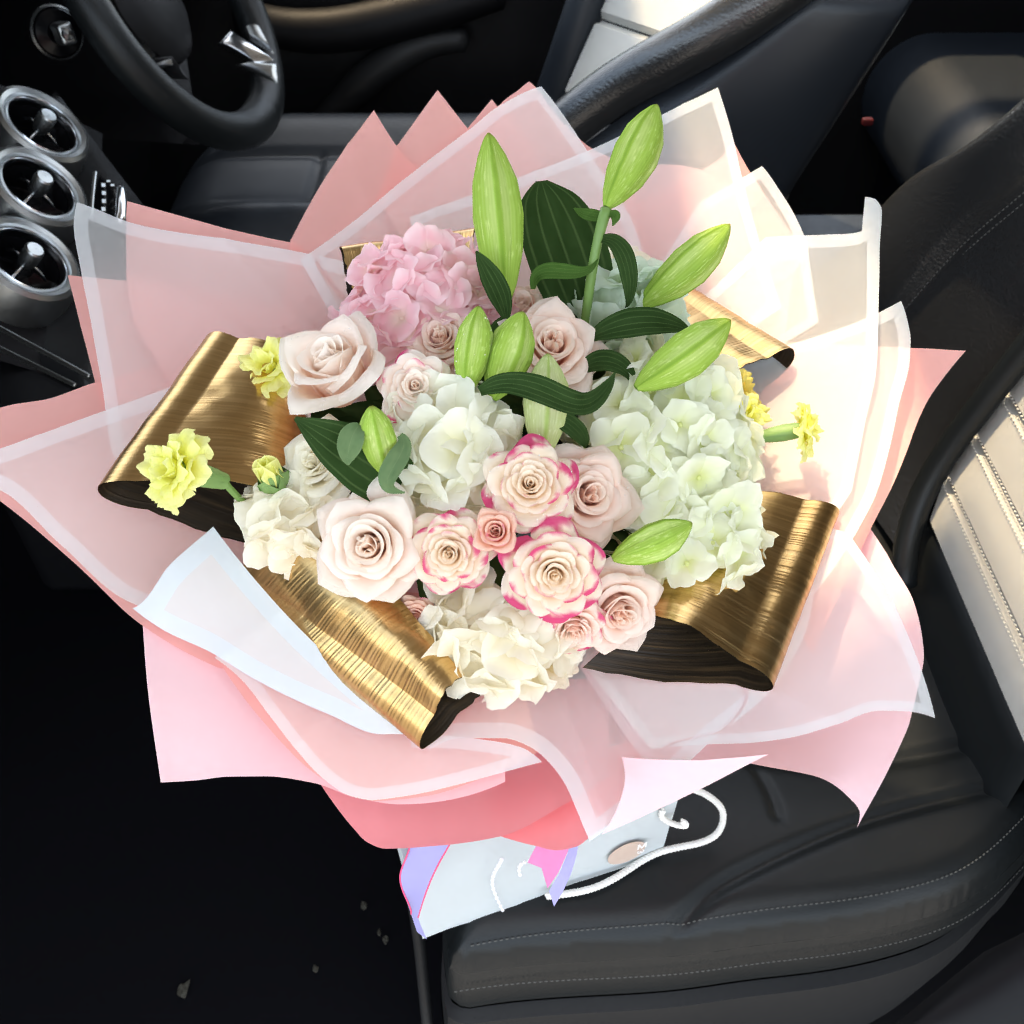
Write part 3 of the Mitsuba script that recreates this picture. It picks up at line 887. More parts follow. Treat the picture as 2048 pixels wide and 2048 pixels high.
sb = thing('switch_panel', 'black switch panel with grey symbols and a bright roller at its edge', 'switch panel')
s0, s1, s2, s3 = P(183, 440, 1.0), P(240, 440, .985), P(242, 385, 1.02), P(200, 350, 1.04)
sn = unit(np.cross(s1 - s0, s3 - s0))
part(sb, 'plate', pad(s0, s1, s2, s3, thick=.004, bulge=0, edge=.004), 'gloss_black', 40)
part(sb, 'trim_strip', tube([P(183, 432, .985), P(186, 390, 1.0), P(191, 345, 1.02)], .0019, 10, sub=4), 'satin_silver', True)
part(sb, 'roller', tube([P(241, 443, .955), P(243, 405, .975), P(242, 376, .995)], [.0055, .0058, .0040], 16, sub=4), 'chrome', True)
for (x, y, d_) in ((207, 418, .982), (208, 402, .990), (208, 386, .998), (207, 370, 1.006)):
    c = P(x, y, d_)
    part(sb, 'switch', rbox([.0045, .0045, .0016], .0007, c, frame_of(-ray(x, y))), 'satin_silver', 30)
for (x, y, d_) in ((217, 362, 1.005), (225, 370, 1.00)):
    part(sb, 'symbol', rbox([.004, .0025, .0012], .0005, P(x, y, d_), frame_of(-ray(x, y))), 'satin_silver', 30)


def vent(label, c, R):
    k = thing('air_vent', label, 'air vent', None)
    o = np.asarray(c)
    pr = [(R * .70, -.030), (R * .74, -.004), (R * .77, .002), (R * .80, .004), (R * .83, .002), (R * .85, -.001), (R * .90, .004), (R * 1.0, .006), (R * 1.10, .003), (R * 1.16, -.008), (R * 1.2, -.022), (R * 1.22, -.05)]
    part(k, 'bezel', revolve(pr[5:], 64, vn, o), 'satin_silver', 40)
    part(k, 'inner_ring', revolve(pr[:6], 64, vn, o), 'chrome', 40)
    part(k, 'throat', revolve([(R * .72, -.004), (R * .66, -.035), (R * .3, -.05), (.0005, -.052)], 40, vn, o - vn * .002), 'gloss_black', 40)
    for a in np.linspace(0, 2 * math.pi, 6, endpoint=False):
        s_ = along * math.cos(a) + upd * math.sin(a)
        q = np.cross(vn, s_)
        v = []
        for t in np.linspace(.22, .70, 6):
            tw = .4 + .5 * t
            for w in (-1, 1):
                v.append(o - vn * (.014 + .010 * t) + s_ * R * t + q * R * .35 * (t - .2) + (q * math.cos(tw) + vn * math.sin(tw)) * w * R * .17 * (.5 + t))
        part(k, 'fin', (np.array(v), grid_faces(2, 6)), 'gloss_black', True)
    kc = revolve([(.0005, .013), (.0078, .0128), (.0094, .011), (.0098, .004), (.0098, -.006), (.008, -.012)], 32, vn, o + vn * .006)
    part(k, 'knob', kc, 'satin_silver', 30)
    for a in (.6, 2.7, 4.6):
        s_ = along * math.cos(a) + upd * math.sin(a)
        part(k, 'spoke', tube([o - vn * .004, o + s_ * R * .38 - vn * .010, o + s_ * R * .55 - vn * .018], [.0018, .0016, .0016], 8, sub=3), 'chrome', True)


vent('lowest and nearest of the three round air vents', v3, .047)
vent('middle one of the three round air vents', v2, .047)
vent('uppermost of the three round air vents', v1, .047)

# ---- steering wheel and stalk
sw = thing('steering_wheel', 'black steering wheel with silver spokes seen from its side', 'steering wheel')
ax_ = unit([.86, -.10, .46])
bot = P(521, 232, 1.33)
dn = unit(np.array([.45, 0, -.85]) - ax_ * (np.array([.45, 0, -.85]) @ ax_))
Rw = .175
ctr = bot - dn * Rw
sd = np.cross(ax_, dn)
ring_ = [ctr + Rw * (math.cos(a) * dn + math.sin(a) * sd) for a in np.linspace(0, 2 * math.pi, 65)]
rt = [.0225 + .003 * math.exp(-(min(a, 2 * math.pi - a) / .5) ** 2) for a in np.linspace(0, 2 * math.pi, 65)]
part(sw, 'rim', tube(ring_, rt, 18, cap=False), 'leather_black', True)
if sd[1] < 0:
    sd = -sd
part(sw, 'hub', revolve([(.0005, .004), (.05, .0), (.07, -.015), (.075, -.05), (.05, -.07)], 30, ax_, ctr - ax_ * .02), 'plastic_black', 40)
part(sw, 'spoke_cover', pad(P(436, 90, 1.335), P(505, 128, 1.318), P(548, 120, 1.318), P(460, 60, 1.35), thick=.004, bulge=.003, edge=.005), 'chrome', 40, label='bright silver lower spoke cover')
part(sw, 'spoke_tip', pad(P(472, 130, 1.314), P(555, 167, 1.300), P(552, 128, 1.306), P(500, 126, 1.312), thick=.003, bulge=.003, edge=.004), 'satin_silver', 40)
part(sw, 'spoke_arm', pad(P(500, 82, 1.352), P(548, 108, 1.335), P(486, -8, 1.40), P(462, 4, 1.40), thick=.004, bulge=.003, edge=.005), 'satin_silver', 40)
pd = thing('shift_paddle', 'thin silver shift paddle between steering wheel and stalk', 'shift paddle')
part(pd, 'blade', pad(P(196, -4, 1.235), P(222, -8, 1.235), P(312, 112, 1.19), P(292, 120, 1.19), thick=.003, bulge=.001, edge=.004), 'satin_silver', 40)
lk = thing('column_lever', 'flat dark lever with a pale upper edge under the steering column', 'lever')
part(lk, 'plate', pad(P(262, 150, 1.19), P(378, 160, 1.17), P(348, 118, 1.18), P(256, 144, 1.20), thick=.010, bulge=.004, edge=.008), 'plastic_grey', 40)
part(lk, 'edge_strip', pad(P(256, 148, 1.182), P(276, 152, 1.178), P(346, 130, 1.165), P(342, 117, 1.168), thick=.002, bulge=.001, edge=.003), 'satin_silver', 40)
st = thing('column_stalk', 'round control stalk with a silver end cap on the steering column', 'stalk')
s_a, s_b = P(108, 64, 1.24), P(160, 72, 1.18)
sa = unit(s_b - s_a)
part(st, 'barrel', revolve([(.006, -.05), (.024, -.02), (.030, 0.0), (.031, .010), (.027, .016), (.014, .018), (.012, .022)], 36, sa, s_a), 'gloss_black', 40)
part(st, 'ring', revolve([(.0295, .006), (.0318, .008), (.0318, .012), (.0295, .014)], 36, sa, s_a), 'satin_silver', 40)
part(st, 'end_cap', rbox([.026, .020, .030], .005, s_a + sa * .034, frame_of(sa, [0, 0, 1])), 'satin_silver', 30)
part(st, 'button', revolve([(.0005, .004), (.006, .003), (.0075, 0), (.0075, -.003)], 20, sa, s_a + sa * .049), 'chrome', 40)

# ---- floor mat with crumbs, door sill
mat_ = thing('floor_mat', 'black carpet floor mat at the lower left', 'floor mat')
mp = sg.Polygon([Pz(x, y, .115)[:2] for x, y in ((-250, 1300), (-300, 2300), (905, 2300), (880, 1500), (500, 1000), (0, 1000))])
p_, t_ = fill(shapely.affinity.scale(mp, 1000, 1000, origin=(0, 0)), 30)
p_ = p_ / 1000
part(mat_, 'carpet', (np.c_[p_, .115 + .012 * (meshkit.fbm(np.c_[p_ * 3, p_[:, :1] * 0], 3))], t_), 'carpet_black', True)
rg_ = np.random.default_rng(8)
ms = []
for (x, y, s_) in ((368, 1978, .006), (632, 1938, .003), (728, 1812, .0035), (758, 1865, .0025), (770, 1880, .003)):
    b_ = trimesh.creation.icosphere(subdivisions=1, radius=s_ * 1.2)
    b_.vertices = b_.vertices * rg_.uniform(.4, 1.2, (len(b_.vertices), 1)) * [1, 1.5, .5] + Pz(x, y, .131)
    ms.append(b_)
k_ = thing('crumbs', 'pale crumbs scattered on the floor mat', 'crumbs', kind='stuff')
part(k_, None, join(ms), 'crumb', False)
sl = thing('door_sill', 'dark door sill plate at the lower right corner', 'door sill')
part(sl, 'sill', pad(Py(1690, 2130, .20), Py(2200, 2130, .20), Py(2200, 1790, .27), Py(1965, 1905, .27), thick=.02, bulge=.01), 'plastic_black', 40)
sv = thing('seat_rail_cover', 'vertical black trim edge left of the seat base', 'seat trim')
part(sv, 'strip', tube([Pz(822, 1780, .44), Pz(838, 1880, .36), Pz(856, 2060, .24), Pz(866, 2150, .2)], .006, 12, sub=4), 'plastic_grey', True)

def rope(pts, r, pitch=.009):
    """A cord of three twisted strands."""
    pts = np.asarray(pts, float)
    t = np.r_[0, np.cumsum(np.linalg.norm(np.diff(pts, axis=0), axis=1))]
    tt = np.linspace(0, t[-1], int(t[-1] / .0011))
    c = CubicSpline(t, pts)(tt)
    tan = np.gradient(c, axis=0)
    tan /= np.linalg.norm(tan, axis=1, keepdims=True)
    x = unit(np.cross(tan[0], [.3, .2, .9]))
    fr = []
    for q in tan:
        x = unit(x - q * (x @ q))
        fr.append((x, np.cross(q, x)))
    ms = []
    for k in range(3):
        a = tt / pitch * 2 * math.pi + k * 2.0944
        ms.append(tube([p + r * .52 * (math.cos(b_) * X + math.sin(b_) * Y) for p, (X, Y), b_ in zip(c, fr, a)], r * .56, 7))
    return join(ms)


# ---------------------------------------------------------------- paper bag, ribbons, pearls
bag = thing('paper_bag', 'white paper carrier bag with a round tan sticker under the bouquet', 'bag')
A_, B_ = Pz(845, 1877, SEAT_Z - .004), Pz(1322, 1712, SEAT_Z - .004)
du = unit((B_ - A_) * [1, 1, 0])
dv = np.array([-du[1], du[0], 0])
Wb, Hb, Db = np.linalg.norm(B_ - A_), .205, .11


def bagp(u, h, w=0.0):
    return A_ + du * u * Wb + np.array([0, 0, h]) + dv * w


def crumple(mesh, s=.003, f=22):
    v, fc = mesh
    v = v + (meshkit.fbm(v * f, 3)[:, None] - .5) * s * 2 * -dv
    return v, fc


def quad(a, b, c, d, nu=20, nv=20):
    U, V = np.meshgrid(np.linspace(0, 1, nu), np.linspace(0, 1, nv))
    U, V = U[..., None], V[..., None]
    return ((1 - U) * (1 - V) * a + U * (1 - V) * b + U * V * c + (1 - U) * V * d).reshape(-1, 3), grid_faces(nu, nv)


part(bag, 'front', crumple(quad(bagp(0, 0), bagp(1, 0), bagp(1.03, Hb), bagp(-.03, Hb))), 'bag_paper', True)
part(bag, 'back', crumple(quad(bagp(0, 0, Db), bagp(1, 0, Db), bagp(1.03, Hb, Db), bagp(-.03, Hb, Db))), 'bag_paper', True)
for u, s_ in ((0, -.03), (1, .03)):
    mid_b, mid_t = bagp(u, 0, Db / 2), bagp(u + s_ - np.sign(s_) * .06, Hb, Db / 2)
    part(bag, 'gusset', join([trimesh.Trimesh(*tri_(*quad(bagp(u, 0), mid_b, mid_t, bagp(u + s_, Hb), 6, 12)), process=False), trimesh.Trimesh(*tri_(*quad(mid_b, bagp(u, 0, Db), bagp(u + s_, Hb, Db), mid_t, 6, 12)), process=False)]), 'bag_paper', 20)
part(bag, 'base', quad(bagp(0, .002), bagp(1, .002), bagp(1, .002, Db), bagp(0, .002, Db), 4, 4), 'bag_paper', False)
fn = -dv


def on_front(px, py, lift=.0015):
    r = ray(px, py)
    t = ((A_ - CAM) @ dv) / (r @ dv)
    return CAM + r * t + fn * lift


part(bag, 'handle', rope([on_front(1322, 1612, .004), on_front(1338, 1626, .010), on_front(1348, 1620, .014), on_front(1346, 1606, .016)], .0024), 'rope_white', True)
hp = [Pz(1300, 1600, .60), Pz(1390, 1580, .580), Pz(1425, 1598, .565), Pz(1446, 1628, .55), Pz(1438, 1662, .54), Pz(1410, 1682, .532), Pz(1360, 1694, .530), Pz(1310, 1708, .528), Pz(1240, 1750, .526), Pz(1180, 1778, .526), Pz(1130, 1788, .526), Pz(1095, 1792, .535)]
part(bag, 'handle', rope(hp, .0028), 'rope_white', True)
cst, e1_, e2_ = on_front(1250, 1699, .0032), on_front(1286, 1690, .0032), on_front(1262, 1677, .0032)
rs_ = np.linalg.norm(e1_ - cst)
a_ = np.linspace(0, 2 * math.pi, 40, endpoint=False)
upz = np.array([0, 0, 1.0])
dsc = np.vstack([[cst], cst + np.outer(np.cos(a_), du) * rs_ + np.outer(np.sin(a_), upz) * rs_])
part(bag, 'sticker', (dsc, np.array([[0, 1 + i, 1 + (i + 1) % 40] for i in range(40)])), 'sticker_tan', False, label='round tan sticker with a small pale mark')
mk = meshkit.text_mesh('M', .0075, .0003, bold=True)
mk2 = meshkit.text_mesh('ω', .0060, .0003, bold=True)
RM = np.stack([du, upz, fn], 1)
ms = []
for m_, (ox, oz) in ((mk, (.012 - .004, .001)), (mk2, (.012 - .003, -.007))):
    m_.vertices = m_.vertices @ RM.T + cst + du * ox + upz * oz + fn * .0004
    ms.append(m_)
part(bag, 'sticker_mark', join(ms), 'sticker_print', False)


def ribbon(label, poly, m, edge=None):
    """A satin band through outline points (px, py, depth in metres); the depths give it its curl."""
    k = thing('ribbon', label, 'ribbon')
    a = np.array(poly, float)
    dep = RBFInterpolator(a[:, :2] / 100, a[:, 2], kernel='thin_plate_spline', smoothing=1e-5)
    p, t = fill(sg.Polygon(a[:, :2]), 7)
    dd_ = dep(p / 100)
    part(k, 'band', (np.array([P(x, y, q) for (x, y), q in zip(p, dd_)]), t), m, True)
    if edge:
        part(k, 'edge_thread', join([tube([P(*q) for q in a[s_]], .0006, 6, sub=5) for s_ in edge]), 'ribbon_edge', True)


ribbon('lilac satin ribbon with red edges hanging at the left of the bag', [(822, 1680, .650), (806, 1730, .652), (800, 1756, .656), (807, 1785, .660), (822, 1828, .672), (834, 1864, .684), (854, 1879, .688), (842, 1852, .686), (836, 1835, .680), (850, 1790, .672), (867, 1748, .664), (896, 1694, .655), (905, 1678, .654), (860, 1672, .645)], 'ribbon_lilac', [slice(0, 5), slice(8, 13)])
ribbon('pink ribbon tail with a notched end in front of the bag', [(1078, 1682, .652), (1065, 1705, .655), (1055, 1725, .660), (1083, 1736, .660), (1095, 1777, .664), (1117, 1745, .657), (1135, 1705, .652), (1142, 1685, .650), (1108, 1680, .647)], 'ribbon_pink')
ribbon('pale lilac ribbon tail beside the notched pink one', [(1140, 1690, .653), (1134, 1710, .655), (1118, 1748, .659), (1098, 1782, .666), (1108, 1813, .672), (1125, 1785, .666), (1142, 1748, .661), (1152, 1715, .657), (1157, 1688, .655)], 'ribbon_lilac')


def pearls(label, pts, n):
    k = thing('pearl_string', label, 'pearl string')
    pts = np.array([on_front(x, y, l) for x, y, l in pts])
    t = np.r_[0, np.cumsum(np.linalg.norm(np.diff(pts, axis=0), axis=1))]
    cs = CubicSpline(t, pts)
    ms = []
    for s_ in np.linspace(0, t[-1], n):
        b_ = trimesh.creation.icosphere(subdivisions=2, radius=.00145)
        b_.vertices = b_.vertices + cs(s_)
        ms.append(b_)
    part(k, 'pearl', join(ms), 'pearl', True, kind='stuff')
    part(k, 'thread', tube(cs(np.linspace(0, t[-1], 30)), .0004, 6), 'rope_white', True)


pearls('string of small white pearls hanging on the front of the bag', [(985, 1668, .02), (982, 1700, .014), (978, 1740, .008), (986, 1775, .006), (1001, 1808, .005)], 14)
pearls('short string of small pearls beside the pink ribbon tail', [(1040, 1672, .02), (1030, 1700, .012), (1033, 1730, .008)], 6)

# ---------------------------------------------------------------- wrapping papers and films, outermost first
PG, FG = 'sheets of pink wrapping paper round the bouquet', 'white bordered frosted films inside the pink paper'


def paper(label, segs, layer, m='paper_pink', seed=0, wave=.0025, extra=()):
    k = thing('pink_wrapping_paper', label, 'wrapping paper', PG)
    sheet(k, segs, layer, m, seed=seed, wave=wave, extra=extra)


def frosted(label, segs, layer, b=30, seed=0, wave=.002, extra=()):
    k = thing('frosted_film', label, 'wrapping film', FG)
    sheet(k, segs, layer, 'film_clear', b * .85, 'film_border', seed=seed, wave=wave, extra=extra)


# back fan of pink points
paper('pink paper point second from the left behind the lily buds', [[(875, 176, 8), (788, 277)], [(700, 520)], [(1000, 760)], [(1080, 420)], [(935, 238)], [(875, 176, 8)]], -3, seed=1)
paper('short pink paper point in the middle of the back fan', [[(983, 185, 6), (935, 232)], [(800, 420)], [(1010, 740)], [(1150, 420)], [(1050, 260)], [(983, 185, 6)]], -4, seed=2)
paper('leftmost pink paper point of the back fan above the driver seat', [[(750, 232, 14), (700, 290, 10), (640, 368, 6), (576, 470)], [(560, 640)], [(900, 820)], [(1000, 560)], [(900, 380)], [(788, 275), (750, 232, 14)]], -2, seed=3)
paper('tall pink paper with a rounded top beside the tallest lily bud', [[(1058, 170, 8), (1036, 174), (1000, 203)], [(760, 400)], [(980, 760)], [(1290, 560)], [(1262, 330)], [(1198, 297), (1180, 286), (1120, 230), (1058, 170, 8)]], -1, seed=4)
paper('pink paper corner peeping out behind the upper right films', [[(1469, 271, 8), (1452, 290)], [(1180, 430)], [(1240, 700)], [(1540, 560)], [(1616, 484), (1575, 420), (1517, 337), (1469, 271, 8)]], -4, 'paper_pink', seed=5)
paper('wide pink paper sheet under the right side of the back fan', [[(1240, 330), (1180, 430)], [(1150, 800)], [(1560, 800)], [(1600, 520)], [(1470, 350)], [(1330, 300), (1240, 330)]], -5, seed=6)
# left side
paper('pink paper with a long straight top edge under the upper left film', [[(250, 395, 6), (410, 432), (576, 470)], [(760, 560)], [(800, 900)], [(420, 900)], [(262, 640)], [(243, 520), (250, 395, 6)]], -3, seed=7)
paper('narrow pink paper strip left of the upper left film', [[(117, 527, 2), (240, 536)], [(560, 600)], [(700, 900)], [(300, 930)], [(180, 780)], [(150, 660), (117, 527, 2)]], -5, seed=8)
paper('broad pink paper running out of the left edge of the photo', [[(-160, 850, -6), (0, 794), (80, 781), (120, 768), (170, 750), (228, 734)], [(560, 660)], [(820, 900)], [(760, 1230)], [(430, 1330)], [(263, 1238, -2), (130, 1115, -4), (-40, 975, -6), (-160, 900, -8)], [(-160, 850, -6)]], -4, seed=9, wave=.002)
paper('pink paper corner in its lit tone hanging down at the lower left', [[(263, 1236, -2), (266, 1380, -8), (273, 1557, -20)], [(350, 1553, -19), (426, 1546, -15), (503, 1546, -12), (606, 1560, -10), (700, 1592, -6), (790, 1606, -5), (1010, 1560)], [(1000, 1150)], [(620, 1060)], [(263, 1236, -2)]], -5, m='paper_pink_lit', seed=10, wave=.0015)
# front lips
paper('curved pink paper lip under the front of the bouquet', [[(585, 1530, -40), (625, 1600, -48), (666, 1656, -54), (697, 1687, -56), (736, 1700, -56), (845, 1694, -54), (997, 1672, -50), (1142, 1600, -46), (1240, 1540, -44)], [(1250, 1300, -90)], [(700, 1300, -95)], [(585, 1530, -40)]], -6, m='paper_pink_shade', seed=11, wave=.001, extra=((800, 1570, -68), (920, 1560, -70), (1050, 1520, -72), (1100, 1570, -54)))
paper('second pink paper lip to the right of the front lip', [[(980, 1665, -62), (1050, 1687, -66), (1080, 1694, -67), (1127, 1704, -67), (1171, 1696, -64), (1215, 1664, -60), (1420, 1560, -50)], [(1400, 1300, -100)], [(950, 1400, -110)], [(980, 1665, -62)]], -6, m='paper_pink_shade', seed=12, wave=.001)
paper('pink paper drooping to a sharp tip at the lower right', [[(1763, 1034, -2), (1810, 1110, -1), (1855, 1190), (1873, 1266), (1876, 1302), (1873, 1331, -2), (1854, 1432, -5), (1819, 1532, -10), (1764, 1654, -18)], [(1769, 1625, -17), (1738, 1587, -14), (1672, 1548, -10), (1571, 1521, -26), (1527, 1512, -30), (1330, 1505, -60)], [(1180, 1280, -80)], [(1500, 950, -30)], [(1763, 1034, -2)]], -6, m='paper_pink_lit', seed=13, wave=.0015, extra=((1500, 1470, -58), (1640, 1450, -44), (1760, 1250, -16)))
paper('pink paper pointing right beside the passenger backrest', [[(1948, 684, 3), (1880, 678, 2), (1813, 672)], [(1560, 660)], [(1480, 1000)], [(1640, 1300)], [(1763, 1034), (1800, 960), (1833, 882), (1850, 835), (1873, 784), (1913, 726), (1948, 684, 3)]], -5, seed=14)
paper('pink paper fold rolled over the front right of the lip', [[(1236, 1520, 6), (1377, 1525, 2), (1450, 1520), (1527, 1512, -3)], [(1480, 1536, -6), (1400, 1578, -10), (1300, 1626, -14), (1204, 1669, -16)], [(1233, 1611, -4), (1243, 1562, 3), (1236, 1520, 6)]], 4, m='paper_pink_lit', seed=15, wave=.0005)
paper('pink paper layer between the front lip and the films', [[(430, 1316), (520, 1440, -2), (640, 1556, -5), (743, 1600, -6), (850, 1590, -5), (950, 1560), (1080, 1500)], [(1000, 1200)], [(560, 1150)], [(430, 1316)]], -2, seed=16, wave=.001)

# films
frosted('frosted film with the top left corner beside the air vents', [[(165, 420, 10), (205, 430, 6), (246, 440), (430, 475), (616, 507), (740, 540)], [(900, 800)], [(560, 960)], [(232, 920), (205, 760, 2), (185, 634, 4), (170, 543, 8), (159, 467, 10), (165, 420, 10)]], 0, 30, seed=21)
frosted('large frosted film running out of the left edge of the photo', [[(-130, 950, 2), (0, 905), (160, 845), (315, 790), (560, 700)], [(860, 900)], [(760, 1260)], [(440, 1260)], [(261, 1206, 2), (130, 1095, 2), (0, 982), (-130, 950, 2)]], 1, 34, seed=22)
frosted('frosted film over the middle of the back fan', [[(1082, 188, 8), (1000, 212), (940, 258), (860, 318), (700, 447), (600, 520)], [(760, 800)], [(1200, 700)], [(1290, 520)], [(1262, 440), (1180, 310), (1082, 188, 8)]], 0, 25, seed=23)
frosted('frosted film with a tall corner above the upper right buds', [[(1428, 203, 12), (1360, 232, 9), (1290, 262, 7), (1198, 297)], [(820, 440)], [(900, 800)], [(1300, 800)], [(1560, 620)], [(1517, 492), (1480, 380, 6), (1455, 287, 10), (1428, 203, 12)]], 1, 23, seed=24)
frosted('frosted film curving behind the upper right corner film', [[(1523, 335, 4), (1560, 376), (1590, 425), (1616, 484)], [(1640, 640)], [(1380, 800)], [(1300, 560)], [(1400, 400)], [(1523, 335, 4)]], -1, 22, seed=25)
frosted('large upright frosted film at the right with a curled tip', [[(1525, 491), (1600, 487), (1660, 486), (1712, 482, 2), (1708, 434, 14), (1726, 440, 15), (1742, 462, 12), (1743, 490, 8)], [(1744, 560, 5), (1743, 640, 4), (1739, 759, 2), (1721, 853), (1692, 994)], [(1623, 1096)], [(1380, 1000)], [(1300, 700)], [(1525, 491)]], 3, 25, seed=26)
frosted('frosted film with a curved right edge outside the upright one', [[(1792, 616, 6), (1806, 650, 4), (1814, 690, 3), (1814, 722, 2), (1794, 813), (1775, 900), (1750, 987), (1714, 1059), (1623, 1193)], [(1400, 1200)], [(1300, 800)], [(1560, 700)], [(1743, 636), (1792, 616, 6)]], 1, 26, seed=27)
frosted('frosted film with a broad white hem at the lower right corner', [[(1690, 1075), (1740, 1150), (1790, 1238), (1830, 1345, 2), (1854, 1441, 4)], [(1803, 1428, 4), (1745, 1426, 3), (1668, 1451), (1571, 1478, -2), (1482, 1488, -3), (1408, 1490, -3), (1300, 1500, -3)], [(1100, 1250)], [(1480, 1000)], [(1690, 1075)]], 2, 24, seed=28)
frosted('frosted film across the front with a diagonal white hem', [[(1623, 1193), (1610, 1260), (1587, 1310), (1540, 1381), (1480, 1436), (1435, 1470), (1377, 1524, -2), (1290, 1600, -6), (1182, 1683, -12)], [(1162, 1640, -6), (1149, 1610, -3), (1130, 1570), (1100, 1530, 3), (1060, 1497, 5), (1008, 1480, 5), (917, 1479, 2), (860, 1500)], [(760, 1300)], [(1000, 1100)], [(1400, 1060)], [(1623, 1193)]], 1, 36, seed=29, wave=.001)
frosted('frosted film with a white corner under the cut end of the front left gold leaf', [[(845, 1473, 4), (900, 1474, 4), (970, 1481, 3), (1044, 1496, 2), (1084, 1524)], [(1022, 1540, -3), (917, 1568, -5), (830, 1588, -6), (743, 1600, -6)], [(700, 1592, -6), (639, 1552, -4), (589, 1496, -2), (542, 1434), (484, 1360), (430, 1316)], [(620, 1140)], [(820, 1240)], [(845, 1473, 4)]], 0, 28, seed=30, wave=.001)
k_ = thing('frosted_film', 'folded over frosted film flap with a bluish border at the lower left', 'wrapping film', FG)
sheet(k_, [[(475, 1104, 46), (380, 1165, 32), (283, 1230, 10), (262, 1206, 3)], [(330, 1262, 2), (430, 1310, 2), (505, 1356, 2), (581, 1396, 2), (658, 1430, 2), (770, 1472, 2), (852, 1472, 2)], [(790, 1428, 14), (690, 1345, 26), (594, 1250, 36), (475, 1104, 46)]], 2, 'film_flap', 34, 'film_flap_border', seed=31, wave=.0008)

# ---------------------------------------------------------------- gold painted leaf loops
def gold_loop(label, inner_a, inner_b, fold_a, fold_b, r, seed, under_a, under_b, wav=.00012, arch=.008):
    """A broad dried leaf bent over into a loop: the top runs from the inner edge (a..b) to the fold line (a..b), round a bend of radius r and back below."""
    key = thing('gold_leaf_loop', label, 'gold leaf', 'gold painted leaf loops round the flowers')
    ia, ib, fa, fb, ua, ub = (np.asarray(q, float) for q in (inner_a, inner_b, fold_a, fold_b, under_a, under_b))
    ns, nt1, nb, nt2 = 360, 22, 16, 14
    s = np.linspace(0, 1, ns)
    n = unit(np.cross(fb - fa, (fa + fb) / 2 - (ia + ib) / 2))
    if n @ FWD > 0:
        n = -n
    rows, T_ = [], []
    I = ia + np.outer(s, ib - ia)
    Fd = fa + np.outer(s, fb - fa)
    out = Fd - I
    L = np.linalg.norm(out, axis=1, keepdims=True)
    out = out / L
    for t in np.linspace(0, 1, nt1)[:-1]:
        rows.append(I + out * (L - r) * t + n * (arch * math.sin(math.pi * t ** .8)))
        T_.append(t)
    for a in np.linspace(0, math.pi, nb):
        rows.append(I + out * (L - r) + out * r * 1.5 * math.sin(a) + n * r * (math.cos(a) - 1))
        T_.append(1 + a / math.pi * .3)
    for t in np.linspace(0, 1, nt2)[1:]:
        E = I + out * (L - r) - n * 2 * r
        rows.append(E * (1 - t) + (ua + np.outer(s, ub - ua)) * t - n * (r * .5 * math.sin(math.pi * t)))
        T_.append(1.3 + t)
    V = np.stack(rows)                                   # (t, s, 3)
    tt = np.array(T_)
    S_, TT = np.meshgrid(s, tt)
    h = (meshkit.fbm(np.stack([S_ * 150, TT * 1.1, S_ * 0 + seed], -1), 3) - .5) * 2 * wav + (meshkit.fbm(np.stack([S_ * 5, TT * 3, S_ * 0 + seed + 9], -1), 2) - .5) * 2 * .0010
    d1 = np.gradient(V, axis=0)
    d2 = np.gradient(V, axis=1)
    nn = np.cross(d1, d2)
    nn /= np.linalg.norm(nn, axis=2, keepdims=True)
    if nn[3, 180] @ n < 0:
        nn = -nn
    jagg = (meshkit.noise(np.stack([TT * 16, TT * 0 + seed, TT * 0], -1)) - .5) * .0016
    ends = np.where(S_ < .5, np.clip(1 - S_ * 14, 0, 1), -np.clip(1 - (1 - S_) * 14, 0, 1))
    V = V + nn * h[..., None] + (jagg * ends)[..., None] * unit(fb - fa)
    f = grid_faces(ns, len(tt))
    q = np.stack([S_.ravel(), TT.ravel(), np.full(S_.size, seed * 1.7)], 1)
    rib = meshkit.fbm(q * [95, 1.6, 1], 3)
    gc = np.stack([np.clip(rib + .35 * (meshkit.fbm(q * [3, 2.2, 1] + 5, 2) - .5), 0, 1), smooth01((meshkit.noise(q * [130, 80, 1]) - .86) / .05) * smooth01((meshkit.noise(q * [6, 5, 1] + 3) - .72) / .1) * .8], 1)
    part(key, 'face', (V.reshape(-1, 3), f), 'gold_leaf', True, uv=gc)
    dc = np.stack([np.clip(meshkit.fbm(q * [60, 2, 1] + 9, 3) ** 2 * 1.5, 0, 1), np.zeros(len(q))], 1)
    part(key, 'underside', ((V - nn * .0009).reshape(-1, 3), f), 'loop_inner', True, uv=dc, label='dark brown inner side')


gold_loop('gold leaf loop at the left under the yellow carnation', P(610, 740, .61), P(610, 1000, .575), P(430, 655, .620), P(212, 956, .560), .017, 1, P(640, 800, .645), P(590, 1105, .600), arch=.012)
gold_loop('gold leaf loop at the front left beside the folded film flap', P(650, 1020, .572), P(928, 1350, .528), P(440, 1165, .592), P(838, 1476, .528), .015, 2, P(640, 1090, .595), P(985, 1352, .560), arch=.010)
gold_loop('gold leaf loop at the lower right below the big white hydrangea', P(1380, 1010, .63), P(1275, 1235, .560), P(1660, 1000, .610), P(1528, 1340, .543), .014, 3, P(1400, 1120, .600), P(1165, 1335, .566), arch=.014)
gold_loop('gold leaf loop at the upper right behind the lily buds', P(1270, 690, .68), P(1430, 790, .665), P(1372, 562, .715), P(1572, 690, .665), .015, 4, P(1280, 720, .72), P(1470, 800, .70), arch=.010)
gold_loop('gold leaf loop at the back behind the pink hydrangea', P(720, 640, .68), P(930, 600, .69), P(682, 492, .70), P(950, 452, .72), .009, 5, P(700, 620, .71), P(930, 580, .73), arch=.006)

